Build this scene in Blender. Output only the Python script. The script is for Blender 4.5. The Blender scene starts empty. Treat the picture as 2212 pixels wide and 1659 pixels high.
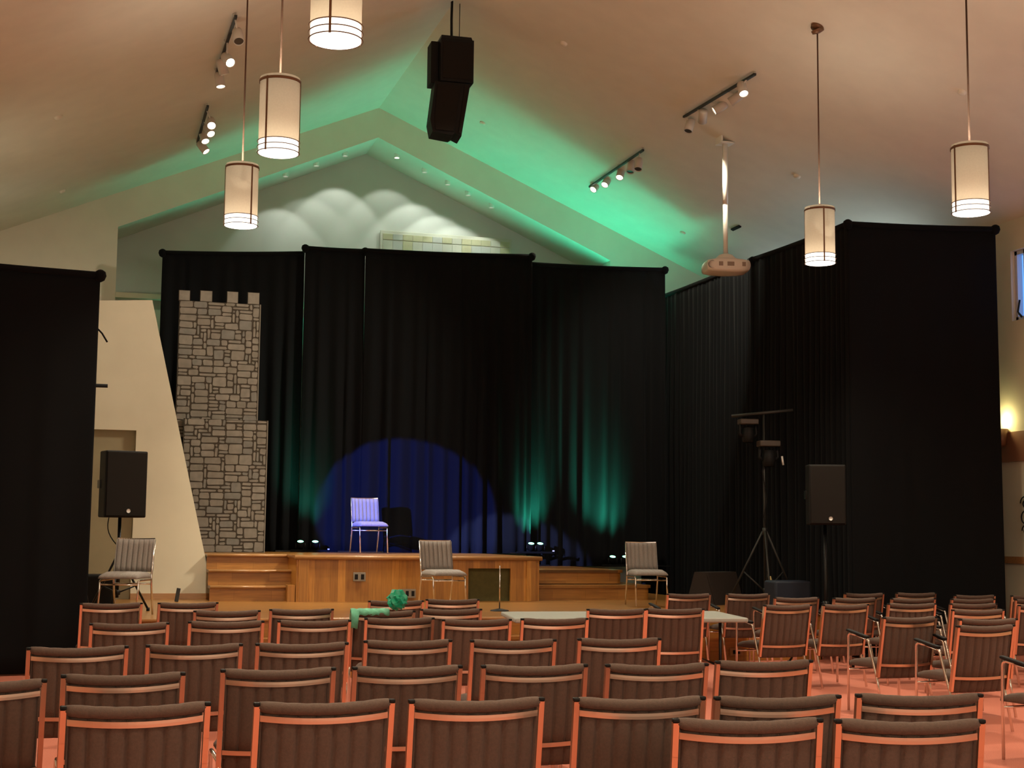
import bpy, bmesh, math, random
from mathutils import Vector, Matrix
random.seed(7)
S = bpy.context.scene
COL = S.collection
PI = math.pi
# ------------------------------------------------------------------ camera
FPX, W_, H_ = 3100.0, 2212, 1659
YAW, PITCH, ROLL = math.radians(16.6), math.atan(326/3100.0), 0.010
CAM = Vector((0, 0, 1.5))
Fh = Vector((math.sin(YAW), math.cos(YAW), 0)); Rh = Vector((math.cos(YAW), -math.sin(YAW), 0)); Uz = Vector((0, 0, 1))
FW = Fh*math.cos(PITCH)+Uz*math.sin(PITCH)
U0 = Uz*math.cos(PITCH)-Fh*math.sin(PITCH)
CR = Rh*math.cos(ROLL)+U0*math.sin(ROLL); CU = U0*math.cos(ROLL)-Rh*math.sin(ROLL)
cd = bpy.data.cameras.new('camera'); cam = bpy.data.objects.new('camera', cd); COL.objects.link(cam)
cd.sensor_width = 36; cd.lens = 36*FPX/W_; cd.clip_start = 0.05; cd.clip_end = 200
cam.matrix_world = Matrix(((CR.x, CU.x, -FW.x, CAM.x), (CR.y, CU.y, -FW.y, CAM.y), (CR.z, CU.z, -FW.z, CAM.z), (0, 0, 0, 1)))
S.camera = cam
S.view_settings.view_transform = 'Standard'; S.view_settings.look = 'None'
S.view_settings.gamma = 1; S.view_settings.use_curve_mapping = False
S.view_settings.exposure = 0.3
w = bpy.data.worlds.new('world'); S.world = w; w.use_nodes = True
w.node_tree.nodes['Background'].inputs[0].default_value = (0.25, 0.42, 0.75, 1)
w.node_tree.nodes['Background'].inputs[1].default_value = 0.6

def ray(px, py): return FW + CR*((px-1106)/FPX) + CU*((829.5-py)/FPX)
def at_z(px, py, z): r = ray(px, py); return CAM + r*((z-CAM.z)/r.z)
def at_y(px, py, y): r = ray(px, py); return CAM + r*((y-CAM.y)/r.y)
def at_x(px, py, x): r = ray(px, py); return CAM + r*((x-CAM.x)/r.x)
def at_d(px, py, d): r = ray(px, py); return CAM + r*(d/r.dot(Fh))
RX, RZ, SL = 4.71, 8.90, 0.428          # ridge of the hall's gabled ceiling
def ceil_z(x): return RZ-SL*abs(x-RX)
def at_ceiling(px, py):
    r = ray(px, py)
    for s in (1, -1):                 # z = RZ - s*SL*(x-RX)
        t = (RZ+s*SL*RX-CAM.z-s*SL*CAM.x)/(r.z+s*SL*r.x)
        p = CAM+r*t
        if t > 0 and s*(p.x-RX) >= -1e-6: return p
    return p

# ------------------------------------------------------------------ lights
def lamp(kind, name, loc, energy, color, target=None, **k):
    l = bpy.data.lights.new(name, kind); l.energy = energy; l.color = color
    for a, b in k.items(): setattr(l, a, b)
    o = bpy.data.objects.new(name, l); COL.objects.link(o); o.location = loc
    if target is not None:
        o.rotation_euler = (Vector(target)-Vector(loc)).to_track_quat('-Z', 'Y').to_euler()
    return o
WARM = (1.0, 0.84, 0.62); NEUT = (0.93, 1.0, 0.93)
GREEN = (0.05, 1.0, 0.60); BLUE = (0.05, 0.13, 1.0)
def warm(t): return t

lamp('AREA', 'rear_hall_daylight', (4.7, -4.5, 3.2), 230, (1.0, .90, .72), (4.7, 14, 8.5), shape='RECTANGLE', size=8, size_y=2)  # soft fill added behind the camera to brighten the ceiling
for _y, _e in ((10.3, 60), (13.1, 60), (18.7, 90), (21.5, 60)):   # right: daylight boost at the clerestory windows; left: added fill, no windows built
    lamp('AREA', 'window_daylight', (11.55, _y, 4.9), _e*.16, (.75, .92, .95), (5, _y, 7.6), shape='RECTANGLE', size=1.3, size_y=.9)
    lamp('AREA', 'window_daylight', (-1.9, _y, 4.9), _e*.07, (.90, .95, .75), (4, _y, 7.6), shape='RECTANGLE', size=1.3, size_y=.9)
for _x, _e in ((8.8, 150), (7.6, 80), (6.4, 55), (5.2, 50), (4.0, 45), (2.8, 34), (1.7, 16)):       # unseen green lamps behind the backdrop, without fixtures
    lamp('SPOT', 'green_behind_backdrop', (_x, 23.78, 4.3), _e*.75, GREEN, (_x-(.4 if _x > 8 else 0), 23.3, 8), spot_size=math.radians(130), spot_blend=.9, shadow_soft_size=.28)
    lamp('SPOT', 'green_behind_backdrop', (_x, 23.6, 5.3), _e*.22, GREEN, (_x-(.4 if _x > 8 else 0), 22.4, 8), spot_size=math.radians(150), spot_blend=1, shadow_soft_size=.3)  # upper set added to spread the green glow forward
# ------------------------------------------------------------------ materials
MATS = {}
def mat(name, col, rough=0.6, metal=0.0, noise=0.0, nscale=8.0, bump=0.0, bscale=60.0, emit=None, es=0.0, spec=None, sheen=0.0, stretch=None):
    if name in MATS: return MATS[name]
    m = bpy.data.materials.new(name); m.use_nodes = True; nt = m.node_tree; b = nt.nodes['Principled BSDF']
    b.inputs['Base Color'].default_value = (*col, 1); b.inputs['Roughness'].default_value = rough; b.inputs['Metallic'].default_value = metal
    if spec is not None: b.inputs['Specular IOR Level'].default_value = spec
    if sheen: b.inputs['Sheen Weight'].default_value = sheen; b.inputs['Sheen Roughness'].default_value = 0.5
    tc = nt.nodes.new('ShaderNodeTexCoord')
    src = tc.outputs['Object']
    if stretch:
        mp = nt.nodes.new('ShaderNodeMapping'); mp.inputs['Scale'].default_value = stretch; nt.links.new(src, mp.inputs[0]); src = mp.outputs[0]
    if noise:
        n = nt.nodes.new('ShaderNodeTexNoise'); n.inputs['Scale'].default_value = nscale; n.inputs['Detail'].default_value = 4
        nt.links.new(src, n.inputs['Vector'])
        r = nt.nodes.new('ShaderNodeValToRGB'); r.color_ramp.elements[0].position = 0.3; r.color_ramp.elements[1].position = 0.7
        r.color_ramp.elements[0].color = (*[c*(1-noise) for c in col], 1); r.color_ramp.elements[1].color = (*[min(1, c*(1+noise)) for c in col], 1)
        nt.links.new(n.outputs[0], r.inputs[0]); nt.links.new(r.outputs[0], b.inputs['Base Color'])
    if bump:
        n = nt.nodes.new('ShaderNodeTexNoise'); n.inputs['Scale'].default_value = bscale; nt.links.new(src, n.inputs['Vector'])
        bp = nt.nodes.new('ShaderNodeBump'); bp.inputs['Strength'].default_value = bump; bp.inputs['Distance'].default_value = 0.01
        nt.links.new(n.outputs[0], bp.inputs['Height']); nt.links.new(bp.outputs[0], b.inputs['Normal'])
    if emit: b.inputs['Emission Color'].default_value = (*emit, 1); b.inputs['Emission Strength'].default_value = es
    MATS[name] = m; return m
def wood(name, c1, c2, axis='x', pw=0.1, ln=1.4, rough=0.35):
    """planks: grain and rows along a chosen axis"""
    if name in MATS: return MATS[name]
    m = bpy.data.materials.new(name); m.use_nodes = True; nt = m.node_tree; b = nt.nodes['Principled BSDF']
    tc = nt.nodes.new('ShaderNodeTexCoord'); sp = nt.nodes.new('ShaderNodeSeparateXYZ'); nt.links.new(tc.outputs['Object'], sp.inputs[0])
    cb = nt.nodes.new('ShaderNodeCombineXYZ')
    a, c = {'x': ('X', 'Y'), 'y': ('Y', 'X'), 'z': ('Z', 'X'), 'xz': ('X', 'Z')}[axis]
    nt.links.new(sp.outputs[a], cb.inputs[0]); nt.links.new(sp.outputs[c], cb.inputs[1])
    br = nt.nodes.new('ShaderNodeTexBrick'); nt.links.new(cb.outputs[0], br.inputs[0])
    br.inputs['Scale'].default_value = 1; br.inputs['Brick Width'].default_value = ln; br.inputs['Row Height'].default_value = pw
    br.inputs['Mortar Size'].default_value = 0.0012; br.inputs['Color1'].default_value = (*c1, 1); br.inputs['Color2'].default_value = (*c2, 1)
    br.inputs['Mortar'].default_value = (*[x*0.35 for x in c1], 1); br.offset = 0.37
    mp = nt.nodes.new('ShaderNodeMapping'); mp.inputs['Scale'].default_value = (2.0, 26, 26); nt.links.new(cb.outputs[0], mp.inputs[0])
    n = nt.nodes.new('ShaderNodeTexNoise'); n.inputs['Scale'].default_value = 1.5; n.inputs['Detail'].default_value = 5; nt.links.new(mp.outputs[0], n.inputs['Vector'])
    mx = nt.nodes.new('ShaderNodeMix'); mx.data_type = 'RGBA'; mx.blend_type = 'MULTIPLY'; mx.inputs[0].default_value = 0.55
    rp = nt.nodes.new('ShaderNodeValToRGB'); rp.color_ramp.elements[0].color = (0.55, 0.5, 0.45, 1); rp.color_ramp.elements[1].color = (1, 1, 1, 1); rp.color_ramp.elements[0].position = .3; rp.color_ramp.elements[1].position = .65
    nt.links.new(n.outputs[0], rp.inputs[0]); nt.links.new(br.outputs[0], mx.inputs[6]); nt.links.new(rp.outputs[0], mx.inputs[7])
    nt.links.new(mx.outputs[2], b.inputs['Base Color']); b.inputs['Roughness'].default_value = rough
    MATS[name] = m; return m
def glow(name, col, st):
    m = bpy.data.materials.new(name); m.use_nodes = True; nt = m.node_tree
    for n in list(nt.nodes): nt.nodes.remove(n)
    e = nt.nodes.new('ShaderNodeEmission'); e.inputs[0].default_value = (*col, 1); e.inputs[1].default_value = st
    o = nt.nodes.new('ShaderNodeOutputMaterial'); nt.links.new(e.outputs[0], o.inputs[0]); return m
def shade_material():
    m = bpy.data.materials.new('linen shade'); m.use_nodes = True; nt = m.node_tree
    for n in list(nt.nodes): nt.nodes.remove(n)
    tc = nt.nodes.new('ShaderNodeTexCoord'); n = nt.nodes.new('ShaderNodeTexNoise'); n.inputs['Scale'].default_value = 60
    nt.links.new(tc.outputs['Object'], n.inputs['Vector'])
    r = nt.nodes.new('ShaderNodeValToRGB'); r.color_ramp.elements[0].color = (0.50, 0.435, 0.345, 1); r.color_ramp.elements[1].color = (0.57, 0.50, 0.40, 1)
    nt.links.new(n.outputs[0], r.inputs[0])
    t = nt.nodes.new('ShaderNodeBsdfTranslucent'); d = nt.nodes.new('ShaderNodeBsdfDiffuse'); mx = nt.nodes.new('ShaderNodeMixShader'); mx.inputs[0].default_value = 0.5
    nt.links.new(r.outputs[0], t.inputs[0]); nt.links.new(r.outputs[0], d.inputs[0])
    nt.links.new(t.outputs[0], mx.inputs[1]); nt.links.new(d.outputs[0], mx.inputs[2])
    o = nt.nodes.new('ShaderNodeOutputMaterial'); nt.links.new(mx.outputs[0], o.inputs[0]); return m

M_CEIL = mat('ceiling plaster', (0.74, 0.69, 0.57), 0.9, noise=0.03, nscale=3)
M_WALL = mat('cream wall plaster', (0.70, 0.65, 0.49), 0.85, noise=0.04, nscale=2.0)
M_WALLG = mat('chancel wall paint', (0.60, 0.60, 0.54), 0.85, noise=0.03, nscale=2.0)
M_CARPET = mat('orange red carpet', (0.56, 0.18, 0.115), 0.95, noise=0.18, nscale=140, bump=0.4, bscale=400)
M_WOODF = wood('oak floor', (0.36, 0.165, 0.040), (0.30, 0.132, 0.030), 'x', 0.08, 1.2, 0.3)
M_WOODV = wood('oak upright boards', (0.60, 0.275, 0.050), (0.31, 0.125, 0.022), 'z', 0.105, 2.5, 0.4)
M_WOODH = wood('oak riser boards', (0.50, 0.225, 0.045), (0.38, 0.165, 0.032), 'xz', 0.12, 0.5, 0.4)
M_NOSE = mat('oak nosing', (0.40, 0.20, 0.075), 0.3, noise=0.15, nscale=5, stretch=(1, 12, 12))
M_BLACKCLOTH = mat('black velour', (0.0065, 0.0070, 0.0078), 0.95, spec=0.08, sheen=0.03)
M_BLACK = mat('black plastic', (0.008, 0.0075, 0.007), 0.6, spec=.2, bump=0.2, bscale=300)
M_GRILLE = mat('dark speaker grille', (0.011, 0.0085, 0.006), 0.8, spec=.25, bump=0.5, bscale=500)
M_BLKMETAL = mat('black metal', (0.02, 0.02, 0.02), 0.35, 0.7)
M_MATTE = mat('matt black housing', (.006, .006, .006), .95, spec=.05)
M_STAND = mat('worn dark steel', (0.035, 0.034, 0.030), 0.5, 0.4)
M_CHROME = mat('chrome tube', (0.80, 0.76, 0.72), 0.16, 1.0)
M_FRAME = mat('satin steel back frame', (0.84, 0.57, 0.42), 0.28, 1.0)
M_FABRIC = mat('taupe chair fabric', (0.096, 0.060, 0.043), 0.9, noise=0.12, nscale=90, bump=0.25, bscale=300, sheen=0.05)
M_FABRIC2 = mat('grey taupe chair fabric', (0.27, 0.24, 0.215), 0.9, noise=0.10, nscale=90, bump=0.25, bscale=300, sheen=0.1)
M_WHITE = mat('white enamel', (0.80, 0.77, 0.68), 0.4)
M_TRACKW = mat('grey white track head', (0.55, 0.50, 0.42), 0.5)
M_BRONZE = mat('bronze strap', (0.17, 0.085, 0.04), 0.45, 0.4)
M_CORD = mat('brown cord', (0.14, 0.07, 0.04), 0.6)
M_DOOR = mat('olive brown door', (0.30, 0.255, 0.15), 0.6, noise=0.06, nscale=4)
M_TABLE = mat('pale grey tabletop', (0.33, 0.34, 0.30), 0.5, noise=0.05, nscale=20)
M_STONE = [mat('painted stone light', (0.235, 0.208, 0.170), 0.9, noise=0.14, nscale=9), mat('painted stone warm', (0.212, 0.186, 0.150), 0.9, noise=0.14, nscale=9), mat('painted stone grey', (0.190, 0.177, 0.152), 0.9, noise=0.14, nscale=9)]
M_MORTAR = mat('painted mortar', (0.055, 0.042, 0.028), 0.95)
M_OLIVE = mat('olive cloth panel', (0.085, 0.075, 0.02), 0.9, noise=0.1, nscale=20)
M_SHADE = shade_material()
M_BANDGLOW = glow('lit diffuser band', (1.0, 0.93, 0.78), 2.4)
M_DISCGLOW = glow('lit diffuser lens', (1.0, 0.95, 0.84), 5.0)
M_HEADGLOW = glow('lit track lens', (1.0, 0.90, 0.68), 6.0)
M_GREENLENS = glow('lit green lens', (0.25, 1.0, 0.6), 4.0)

# ------------------------------------------------------------------ mesh builder
class MB:
    def __init__(s): s.bm = bmesh.new(); s.mi = 0
    def face(s, vs, smooth=False):
        try: f = s.bm.faces.new(vs)
        except ValueError: return
        f.smooth = smooth; f.material_index = s.mi
    def box(s, c, d, rot=None, bev=0.0):
        c = Vector(c); h = [x/2 for x in d]; R = rot or Matrix.Identity(3)
        if bev <= 0:
            v = [s.bm.verts.new(c+R@Vector((x*h[0], y*h[1], z*h[2]))) for x in (-1, 1) for y in (-1, 1) for z in (-1, 1)]
            for q in ((0, 1, 3, 2), (4, 6, 7, 5), (0, 4, 5, 1), (2, 3, 7, 6), (0, 2, 6, 4), (1, 5, 7, 3)): s.face([v[i] for i in q])
        else:
            t = bmesh.new(); bmesh.ops.create_cube(t, size=1)
            for v in t.verts: v.co = Vector((v.co.x*d[0], v.co.y*d[1], v.co.z*d[2]))
            bmesh.ops.bevel(t, geom=list(t.edges), offset=bev, segments=2, profile=0.6, affect='EDGES')
            mp = {v: s.bm.verts.new(c+R@v.co) for v in t.verts}
            for f in t.faces: s.face([mp[v] for v in f.verts], True if len(f.verts) < 4 or f.calc_area() < bev*max(d)*1.5 else False)
            t.free()
        return s
    def tube(s, pts, r, n=8, closed=False, caps=True):
        pts = [Vector(p) for p in pts]; rings = []; N = len(pts)
        rr = r if isinstance(r, (list, tuple)) else [r]*N
        prev = None
        for i, p in enumerate(pts):
            if closed: d = (pts[(i+1) % N]-pts[i-1]).normalized()
            else: d = ((pts[min(i+1, N-1)]-pts[i]).normalized()+(pts[i]-pts[max(i-1, 0)]).normalized())
            if d.length < 1e-6: d = pts[min(i+1, N-1)]-pts[max(i-1, 0)]
            d.normalize()
            if prev is None:
                a = d.orthogonal().normalized()
            else:
                a = prev-d*prev.dot(d); a.normalize()
            prev = a; b = d.cross(a)
            rings.append([s.bm.verts.new(p+(a*math.cos(2*PI*k/n)+b*math.sin(2*PI*k/n))*rr[i]) for k in range(n)])
        m = N if closed else N-1
        for i in range(m):
            A, B = rings[i], rings[(i+1) % N]
            for k in range(n): s.face([A[k], A[(k+1) % n], B[(k+1) % n], B[k]], True)
        if caps and not closed:
            s.face(rings[0][::-1]); s.face(rings[-1])
        return s
    def lathe(s, prof, c=(0, 0, 0), n=32, rot=None, cap0=False, cap1=False):
        c = Vector(c); R = rot or Matrix.Identity(3); rings = []
        for r, z in prof: rings.append([s.bm.verts.new(c+R@Vector((r*math.cos(2*PI*k/n), r*math.sin(2*PI*k/n), z))) for k in range(n)])
        for A, B in zip(rings, rings[1:]):
            for k in range(n): s.face([A[k], A[(k+1) % n], B[(k+1) % n], B[k]], True)
        if cap0: s.face(rings[0][::-1])
        if cap1: s.face(rings[-1])
        return s
    def prism(s, poly, off):
        """poly: 3-D points in one plane, extruded by off"""
        off = Vector(off); a = [s.bm.verts.new(Vector(p)) for p in poly]; b = [s.bm.verts.new(Vector(p)+off) for p in poly]
        s.face(a); s.face(b[::-1]); n = len(a)
        for i in range(n): s.face([a[i], b[i], b[(i+1) % n], a[(i+1) % n]])
        return s
    def grid(s, rows, smooth=True):
        V = [[s.bm.verts.new(Vector(p)) for p in r] for r in rows]
        for a, b in zip(V, V[1:]):
            for k in range(len(a)-1): s.face([a[k], a[k+1], b[k+1], b[k]], smooth)
        return V
    def make(s, name, mats, parent=None, fix=True):
        if fix: bmesh.ops.recalc_face_normals(s.bm, faces=list(s.bm.faces))
        me = bpy.data.meshes.new(name); s.bm.to_mesh(me); s.bm.free()
        if not isinstance(mats, (list, tuple)): mats = [mats]
        for m in mats: me.materials.append(m)
        o = bpy.data.objects.new(name, me); COL.objects.link(o)
        if parent is not None: o.parent = parent
        return o
def tag(o, label, cat, group=None, kind=None):
    o['label'] = label; o['category'] = cat
    if group: o['group'] = group
    if kind: o['kind'] = kind
    return o
def thing(name, label, cat, loc=(0, 0, 0), rz=0, group=None):
    o = bpy.data.objects.new(name, None); COL.objects.link(o); o.location = loc; o.rotation_euler = (0, 0, rz); o.empty_display_size = 0.1
    return tag(o, label, cat, group)
def struct(mb, name, m): o = mb.make(name, m); o['kind'] = 'structure'; return o
def dup(root, loc, rz, label, group=None):
    r = root.copy(); COL.objects.link(r); r.location = loc; r.rotation_euler = (0, 0, rz); r['label'] = label
    if group: r['group'] = group
    for ch in list(root.children):
        c = ch.copy(); COL.objects.link(c); c.parent = r
        for g in list(ch.children):
            d = g.copy(); COL.objects.link(d); d.parent = c
    return r
def arc(c, r, a0, a1, u, v, n=5):
    c = Vector(c); u = Vector(u); v = Vector(v)
    return [c+u*(r*math.cos(a0+(a1-a0)*i/n))+v*(r*math.sin(a0+(a1-a0)*i/n)) for i in range(n+1)]

# ------------------------------------------------------------------ room shell
XR = at_ceiling(2190, 474).x; XL, YB, YF, YR = 2*RX-XR, -6.0, 24.1, 25.25; ZE = ceil_z(XR)
struct(MB().box(((XL+XR)/2, (YB+YR)/2, -0.05), (XR-XL+1, YR-YB+1, 0.1)), 'floor', M_CARPET)
for nm, x0, x1 in (('ceiling', RX, XR+.3), ('ceiling', XL-.3, RX)):
    za, zb = ceil_z(x0), ceil_z(x1)
    struct(MB().prism([(x0, YB, za), (x1, YB, zb), (x1, YB, zb+.2), (x0, YB, za+.2)], (0, YF+.2-YB, 0)), nm, M_CEIL)
struct(MB().box((XL-.1, (YB+YF)/2, ZE/2), (.2, YF-YB, ZE*1.0)), 'wall_left', M_WALL)
# right wall with clerestory windows
WY = [(at_x(2184, 600, XR).y-1.3, at_x(2184, 600, XR).y), (12.4, 13.8), (9.6, 11.0), (18.0, 19.4), (20.8, 22.2)]; WZ0, WZ1 = at_x(2195, 692, XR).z, at_x(2190, 541, XR).z; WE = at_x(2184, 600, XR).y
mb = MB(); mb.box((XR+.12, (YB+YR)/2, WZ0/2), (.24, YR-YB, WZ0)); mb.box((XR+.12, (YB+YR)/2, (WZ1+ZE+.12)/2), (.24, YR-YB, ZE+.12-WZ1))
ys = [YB]+[v for p in sorted(WY) for v in p]+[YR]
for a, b in zip(ys[0::2], ys[1::2]): mb.box((XR+.12, (a+b)/2, (WZ0+WZ1)/2), (.24, b-a, WZ1-WZ0))
struct(mb, 'wall_right', M_WALL)
M_WIN = mat('white window paint', (0.62, 0.66, 0.72), 0.5)
M_GLASS = glow('dusk sky behind glass', (0.16, 0.42, 1.0), 0.95)
for i, (a, b) in enumerate(WY):
    m = MB(); yc, zc = (a+b)/2, (WZ0+WZ1)/2
    for y in (a+.03, b-.03, b-.22): m.box((XR+.10, y, zc), (.08, .05, WZ1-WZ0))
    for z in (WZ0+.03, WZ1-.03): m.box((XR+.10, yc, z), (.08, b-a, .05))
    win = struct(m, 'window_%d' % (i+1), M_WIN)
    MB().box((XR+.15, yc, zc), (.012, b-a-.06, WZ1-WZ0-.06)).make('pane', M_GLASS, win)
    if i == 0:
        MB().tube([(XR+.03, b-.17, WZ0+.04), (XR-.03, b-.17, WZ0+.10), (XR-.02, b-.20, WZ0+.26)], .014, 8).tube([(XR-.03, b-.17, WZ0+.10), (XR-.05, b-.27, WZ0+.02)], .014, 8).make('window_crank', M_BLKMETAL, win)
struct(MB().box(((XL+XR)/2, YB-.1, 4), (XR-XL, .2, 9)), 'wall_back', M_WALL)

# front wall with gable opening into the chancel
ap = at_y(818, 297, YF); lt = at_y(255, 490, YF); lb = at_y(253, 632, YF)
s2 = (ap.z-lt.z)/(ap.x-lt.x); xl, xr = lt.x, 2*RX-lt.x; za = ap.z; zj = lt.z; zs = lb.z
m = MB(); T = (0, .22, 0)
m.prism([(XL, YF, 0), (xl, YF, 0), (xl, YF, ceil_z(xl)+.03), (XL, YF, ceil_z(XL)+.03)], T)
m.prism([(xr, YF, 0), (XR, YF, 0), (XR, YF, ceil_z(XR)+.03), (xr, YF, ceil_z(xr)+.03)], T)
m.prism([(xl, YF, zj), (RX, YF, za), (RX, YF, RZ+.03), (xl, YF, ceil_z(xl)+.03)], T)
m.prism([(RX, YF, za), (xr, YF, zj), (xr, YF, ceil_z(xr)+.03), (RX, YF, RZ+.03)], T)
m.prism([(xl, YF, 0), (xr, YF, 0), (xr, YF, zs-.25), (xl, YF, zs-.25)], T)
struct(m, 'wall_front', M_CEIL)
struct(MB().box(((xl+xr)/2, YF+.03, zs-.04), (xr-xl, .16, .085)), 'trim_1', M_WALL)
# chancel recess
m = MB(); m.prism([(xl-.4, YR, 0), (xr+.4, YR, 0), (xr+.4, YR, zj+.2), (RX, YR, za+.3), (xl-.4, YR, zj+.2)], (0, .2, 0)); struct(m, 'wall_chancel_back', M_WALLG)
m = MB()
m.prism([(xl-.02, YF+.2, zj), (RX, YF+.2, za), (RX, YF+.2, za+.15), (xl-.02, YF+.2, zj+.15)], (0, YR-YF-.2, 0)); m.prism([(xr+.02, YF+.2, zj), (RX, YF+.2, za), (RX, YF+.2, za+.15), (xr+.02, YF+.2, zj+.15)], (0, YR-YF-.2, 0))
struct(m, 'ceiling_chancel', M_CEIL)
for nm, x in (('wall_chancel_left', xl-.1), ('wall_chancel_right', xr+.1)):
    struct(MB().box((x, (YF+.2+YR)/2, zj/2), (.2, YR-YF-.2, zj)), nm, M_WALLG)
# slanted cream fin wall at the left with a door
YFIN, PZ, SZ = 20.3, 0.58, 1.2
f = lambda px, py: at_y(px, py, YFIN)
tr, tl, br = f(329, 648), f(200, 657), f(462, 1295)
dr, dt = f(281, 1292).x, f(270, 929); dz = dt.z
poly = [(XL, YFIN, PZ), (dr-.95, YFIN, PZ), (dr-.95, YFIN, dz), (dr, YFIN, dz), (dr, YFIN, PZ), (br.x, YFIN, PZ), (tr.x, YFIN, tr.z), (XL, YFIN, tl.z-.12)]
struct(MB().prism(poly, (0, .45, 0)), 'wall_fin', M_WALL)
d = MB().box((dr-.475, YFIN+.10, (PZ+dz)/2), (.95, .06, dz-PZ)); door = struct(d, 'door_1', M_DOOR)
MB().tube([(dr-.87, YFIN+.07, PZ+1.0), (dr-.87, YFIN+.0, PZ+1.0), (dr-.75, YFIN+.0, PZ+1.0)], .012, 8).make('door_handle', M_CHROME, door)
struct(MB().box(((dr+br.x)/2, YFIN-.01, PZ+.04), (br.x-dr, .02, .08)), 'baseboard_left', M_NOSE)

# ------------------------------------------------------------------ platform, stage, steps
PX0, PX1, PY0 = .22, 8.9, 15.7
t = thing('low_platform', 'low oak platform with two steps down to the red carpet', 'platform', (0, 0, 0))
outl = [(PX0, PY0), (6.0, PY0), (6.6, 16.2), (PX1, 16.2), (PX1, YF-.02), (XL+.01, YF-.02), (XL+.01, 16.25), (PX0, 16.25)]
MB().prism([(x, y, PZ-.02) for x, y in outl], (0, 0, .02)).make('floor_boards', M_WOODF, t)
def wallstrip(pts, z0, z1, th=.02):
    m = MB()
    for (ax, ay), (bx_, by_) in zip(pts, pts[1:]):
        d_ = Vector((bx_-ax, by_-ay, 0)).normalized(); nn = Vector((-d_.y, d_.x, 0))*th
        m.prism([(ax, ay, z0), (bx_, by_, z0), (bx_, by_, z1), (ax, ay, z1)], nn)
    return m
wallstrip([(XL+.01, 16.27), (PX0+.01, 16.27), (PX0+.01, PY0+.01), (6.0, PY0+.01), (6.6, 16.21), (PX1-.01, 16.21), (PX1-.01, YF-.1)], 0, PZ-.02).make('riser_panel', M_WOODH, t)
for k, (zt, yy) in enumerate(((.387, 15.38), (.193, 15.06))):
    MB().box(((PX0+6.0)/2, (yy+PY0)/2, zt-.02), (6.0-PX0, PY0-yy, .036)).make('step_tread', M_WOODF, t)
    MB().box(((PX0+6.0)/2, yy+.03, (zt-.04)-.077), (6.0-PX0, .02, .155)).make('step_riser', M_WOODH, t)
MB().tube([(PX0, PY0-.01, PZ-.015), (6.0, PY0-.01, PZ-.015), (6.6, 16.19, PZ-.015), (PX1, 16.19, PZ-.015)], .018, 8).make('nosing', M_NOSE, t)
YS = 19.4
xa, xb = at_y(640, 1250, YS).x, at_y(1165, 1250, YS).x
t = thing('stage', 'oak panelled stage block with thick top edge and olive panel', 'stage', (0, 0, 0))
MB().box(((xa+xb)/2, (YS+20.35)/2, SZ-.02), (xb-xa+.04, .95, .04)).make('stage_top', M_WOODF, t)
MB().box(((1.68+6.19)/2, (20.35+23.9)/2, SZ-.02), (6.19-1.68, 3.55, .04)).box(((.9+1.68)/2, (20.8+23.9)/2, SZ-.02), (.78, 3.1, .04)).make('stage_floor', M_WOODF, t)
xo0, xo1 = at_y(1012, 1260, YS).x, at_y(1103, 1260, YS).x; zo1 = at_y(1060, 1228, YS).z; zo0 = at_y(1060, 1294, YS).z
m = MB(); yb = YS+.03
m.box(((xa+xo0)/2, yb, (PZ+SZ-.04)/2), (xo0-xa, .04, SZ-.04-PZ)); m.box(((xo1+xb)/2, yb, (PZ+SZ-.04)/2), (xb-xo1, .04, SZ-.04-PZ))
m.box(((xo0+xo1)/2, yb, (zo1+SZ-.04)/2), (xo1-xo0, .04, SZ-.04-zo1)); 
m.box((xb-.02, (YS+20.3)/2, (PZ+SZ-.04)/2), (.04, .85, SZ-.04-PZ)); m.box((xa+.02, (YS+20.3)/2, (PZ+SZ-.04)/2), (.04, .85, SZ-.04-PZ))
m.make('front_panel', M_WOODV, t)
MB().box(((xo0+xo1)/2, YS+.08, (PZ+zo1)/2), (xo1-xo0+.04, .02, zo1-PZ)).make('cloth_panel', M_OLIVE, t)['label'] = 'olive cloth panel'
MB().tube([(xa-.03, YS-.02, SZ-.03), (xb+.03, YS-.02, SZ-.03)], .03, 8).make('nosing', M_NOSE, t)
for px in (655, 1147):
    x = at_y(px, 1250, YS).x; MB().box((x, YS-.005, (PZ+SZ-.06)/2), (.13, .03, SZ-.06-PZ)).make('corner_post', M_WOODV, t)
def outlet(px0, px1, py, slots, lab, y=YS, z=None):
    a, b = at_y(px0, py, y), at_y(px1, py, y); c = (a+b)/2; wd = b.x-a.x
    o = MB().box((c.x, y-.004-.02, c.z), (wd, .016, .12), bev=.004).make('outlet_plate', mat('dull steel plate', (.28, .25, .2), .4, .6)); tag(o, lab, 'outlet', 'outlet plates')
    for k in range(slots):
        MB().box((a.x+wd*(k+.5)/slots, y-.015-.02, c.z), (wd/slots*.5, .008, .07)).make('socket', M_BLACK, o)
outlet(762, 789, 1246, 2, 'double outlet plate high on the oak stage front')
outlet(860, 897, 1282, 3, 'wider low socket plate on the oak stage front, partly behind green bag', )
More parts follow.
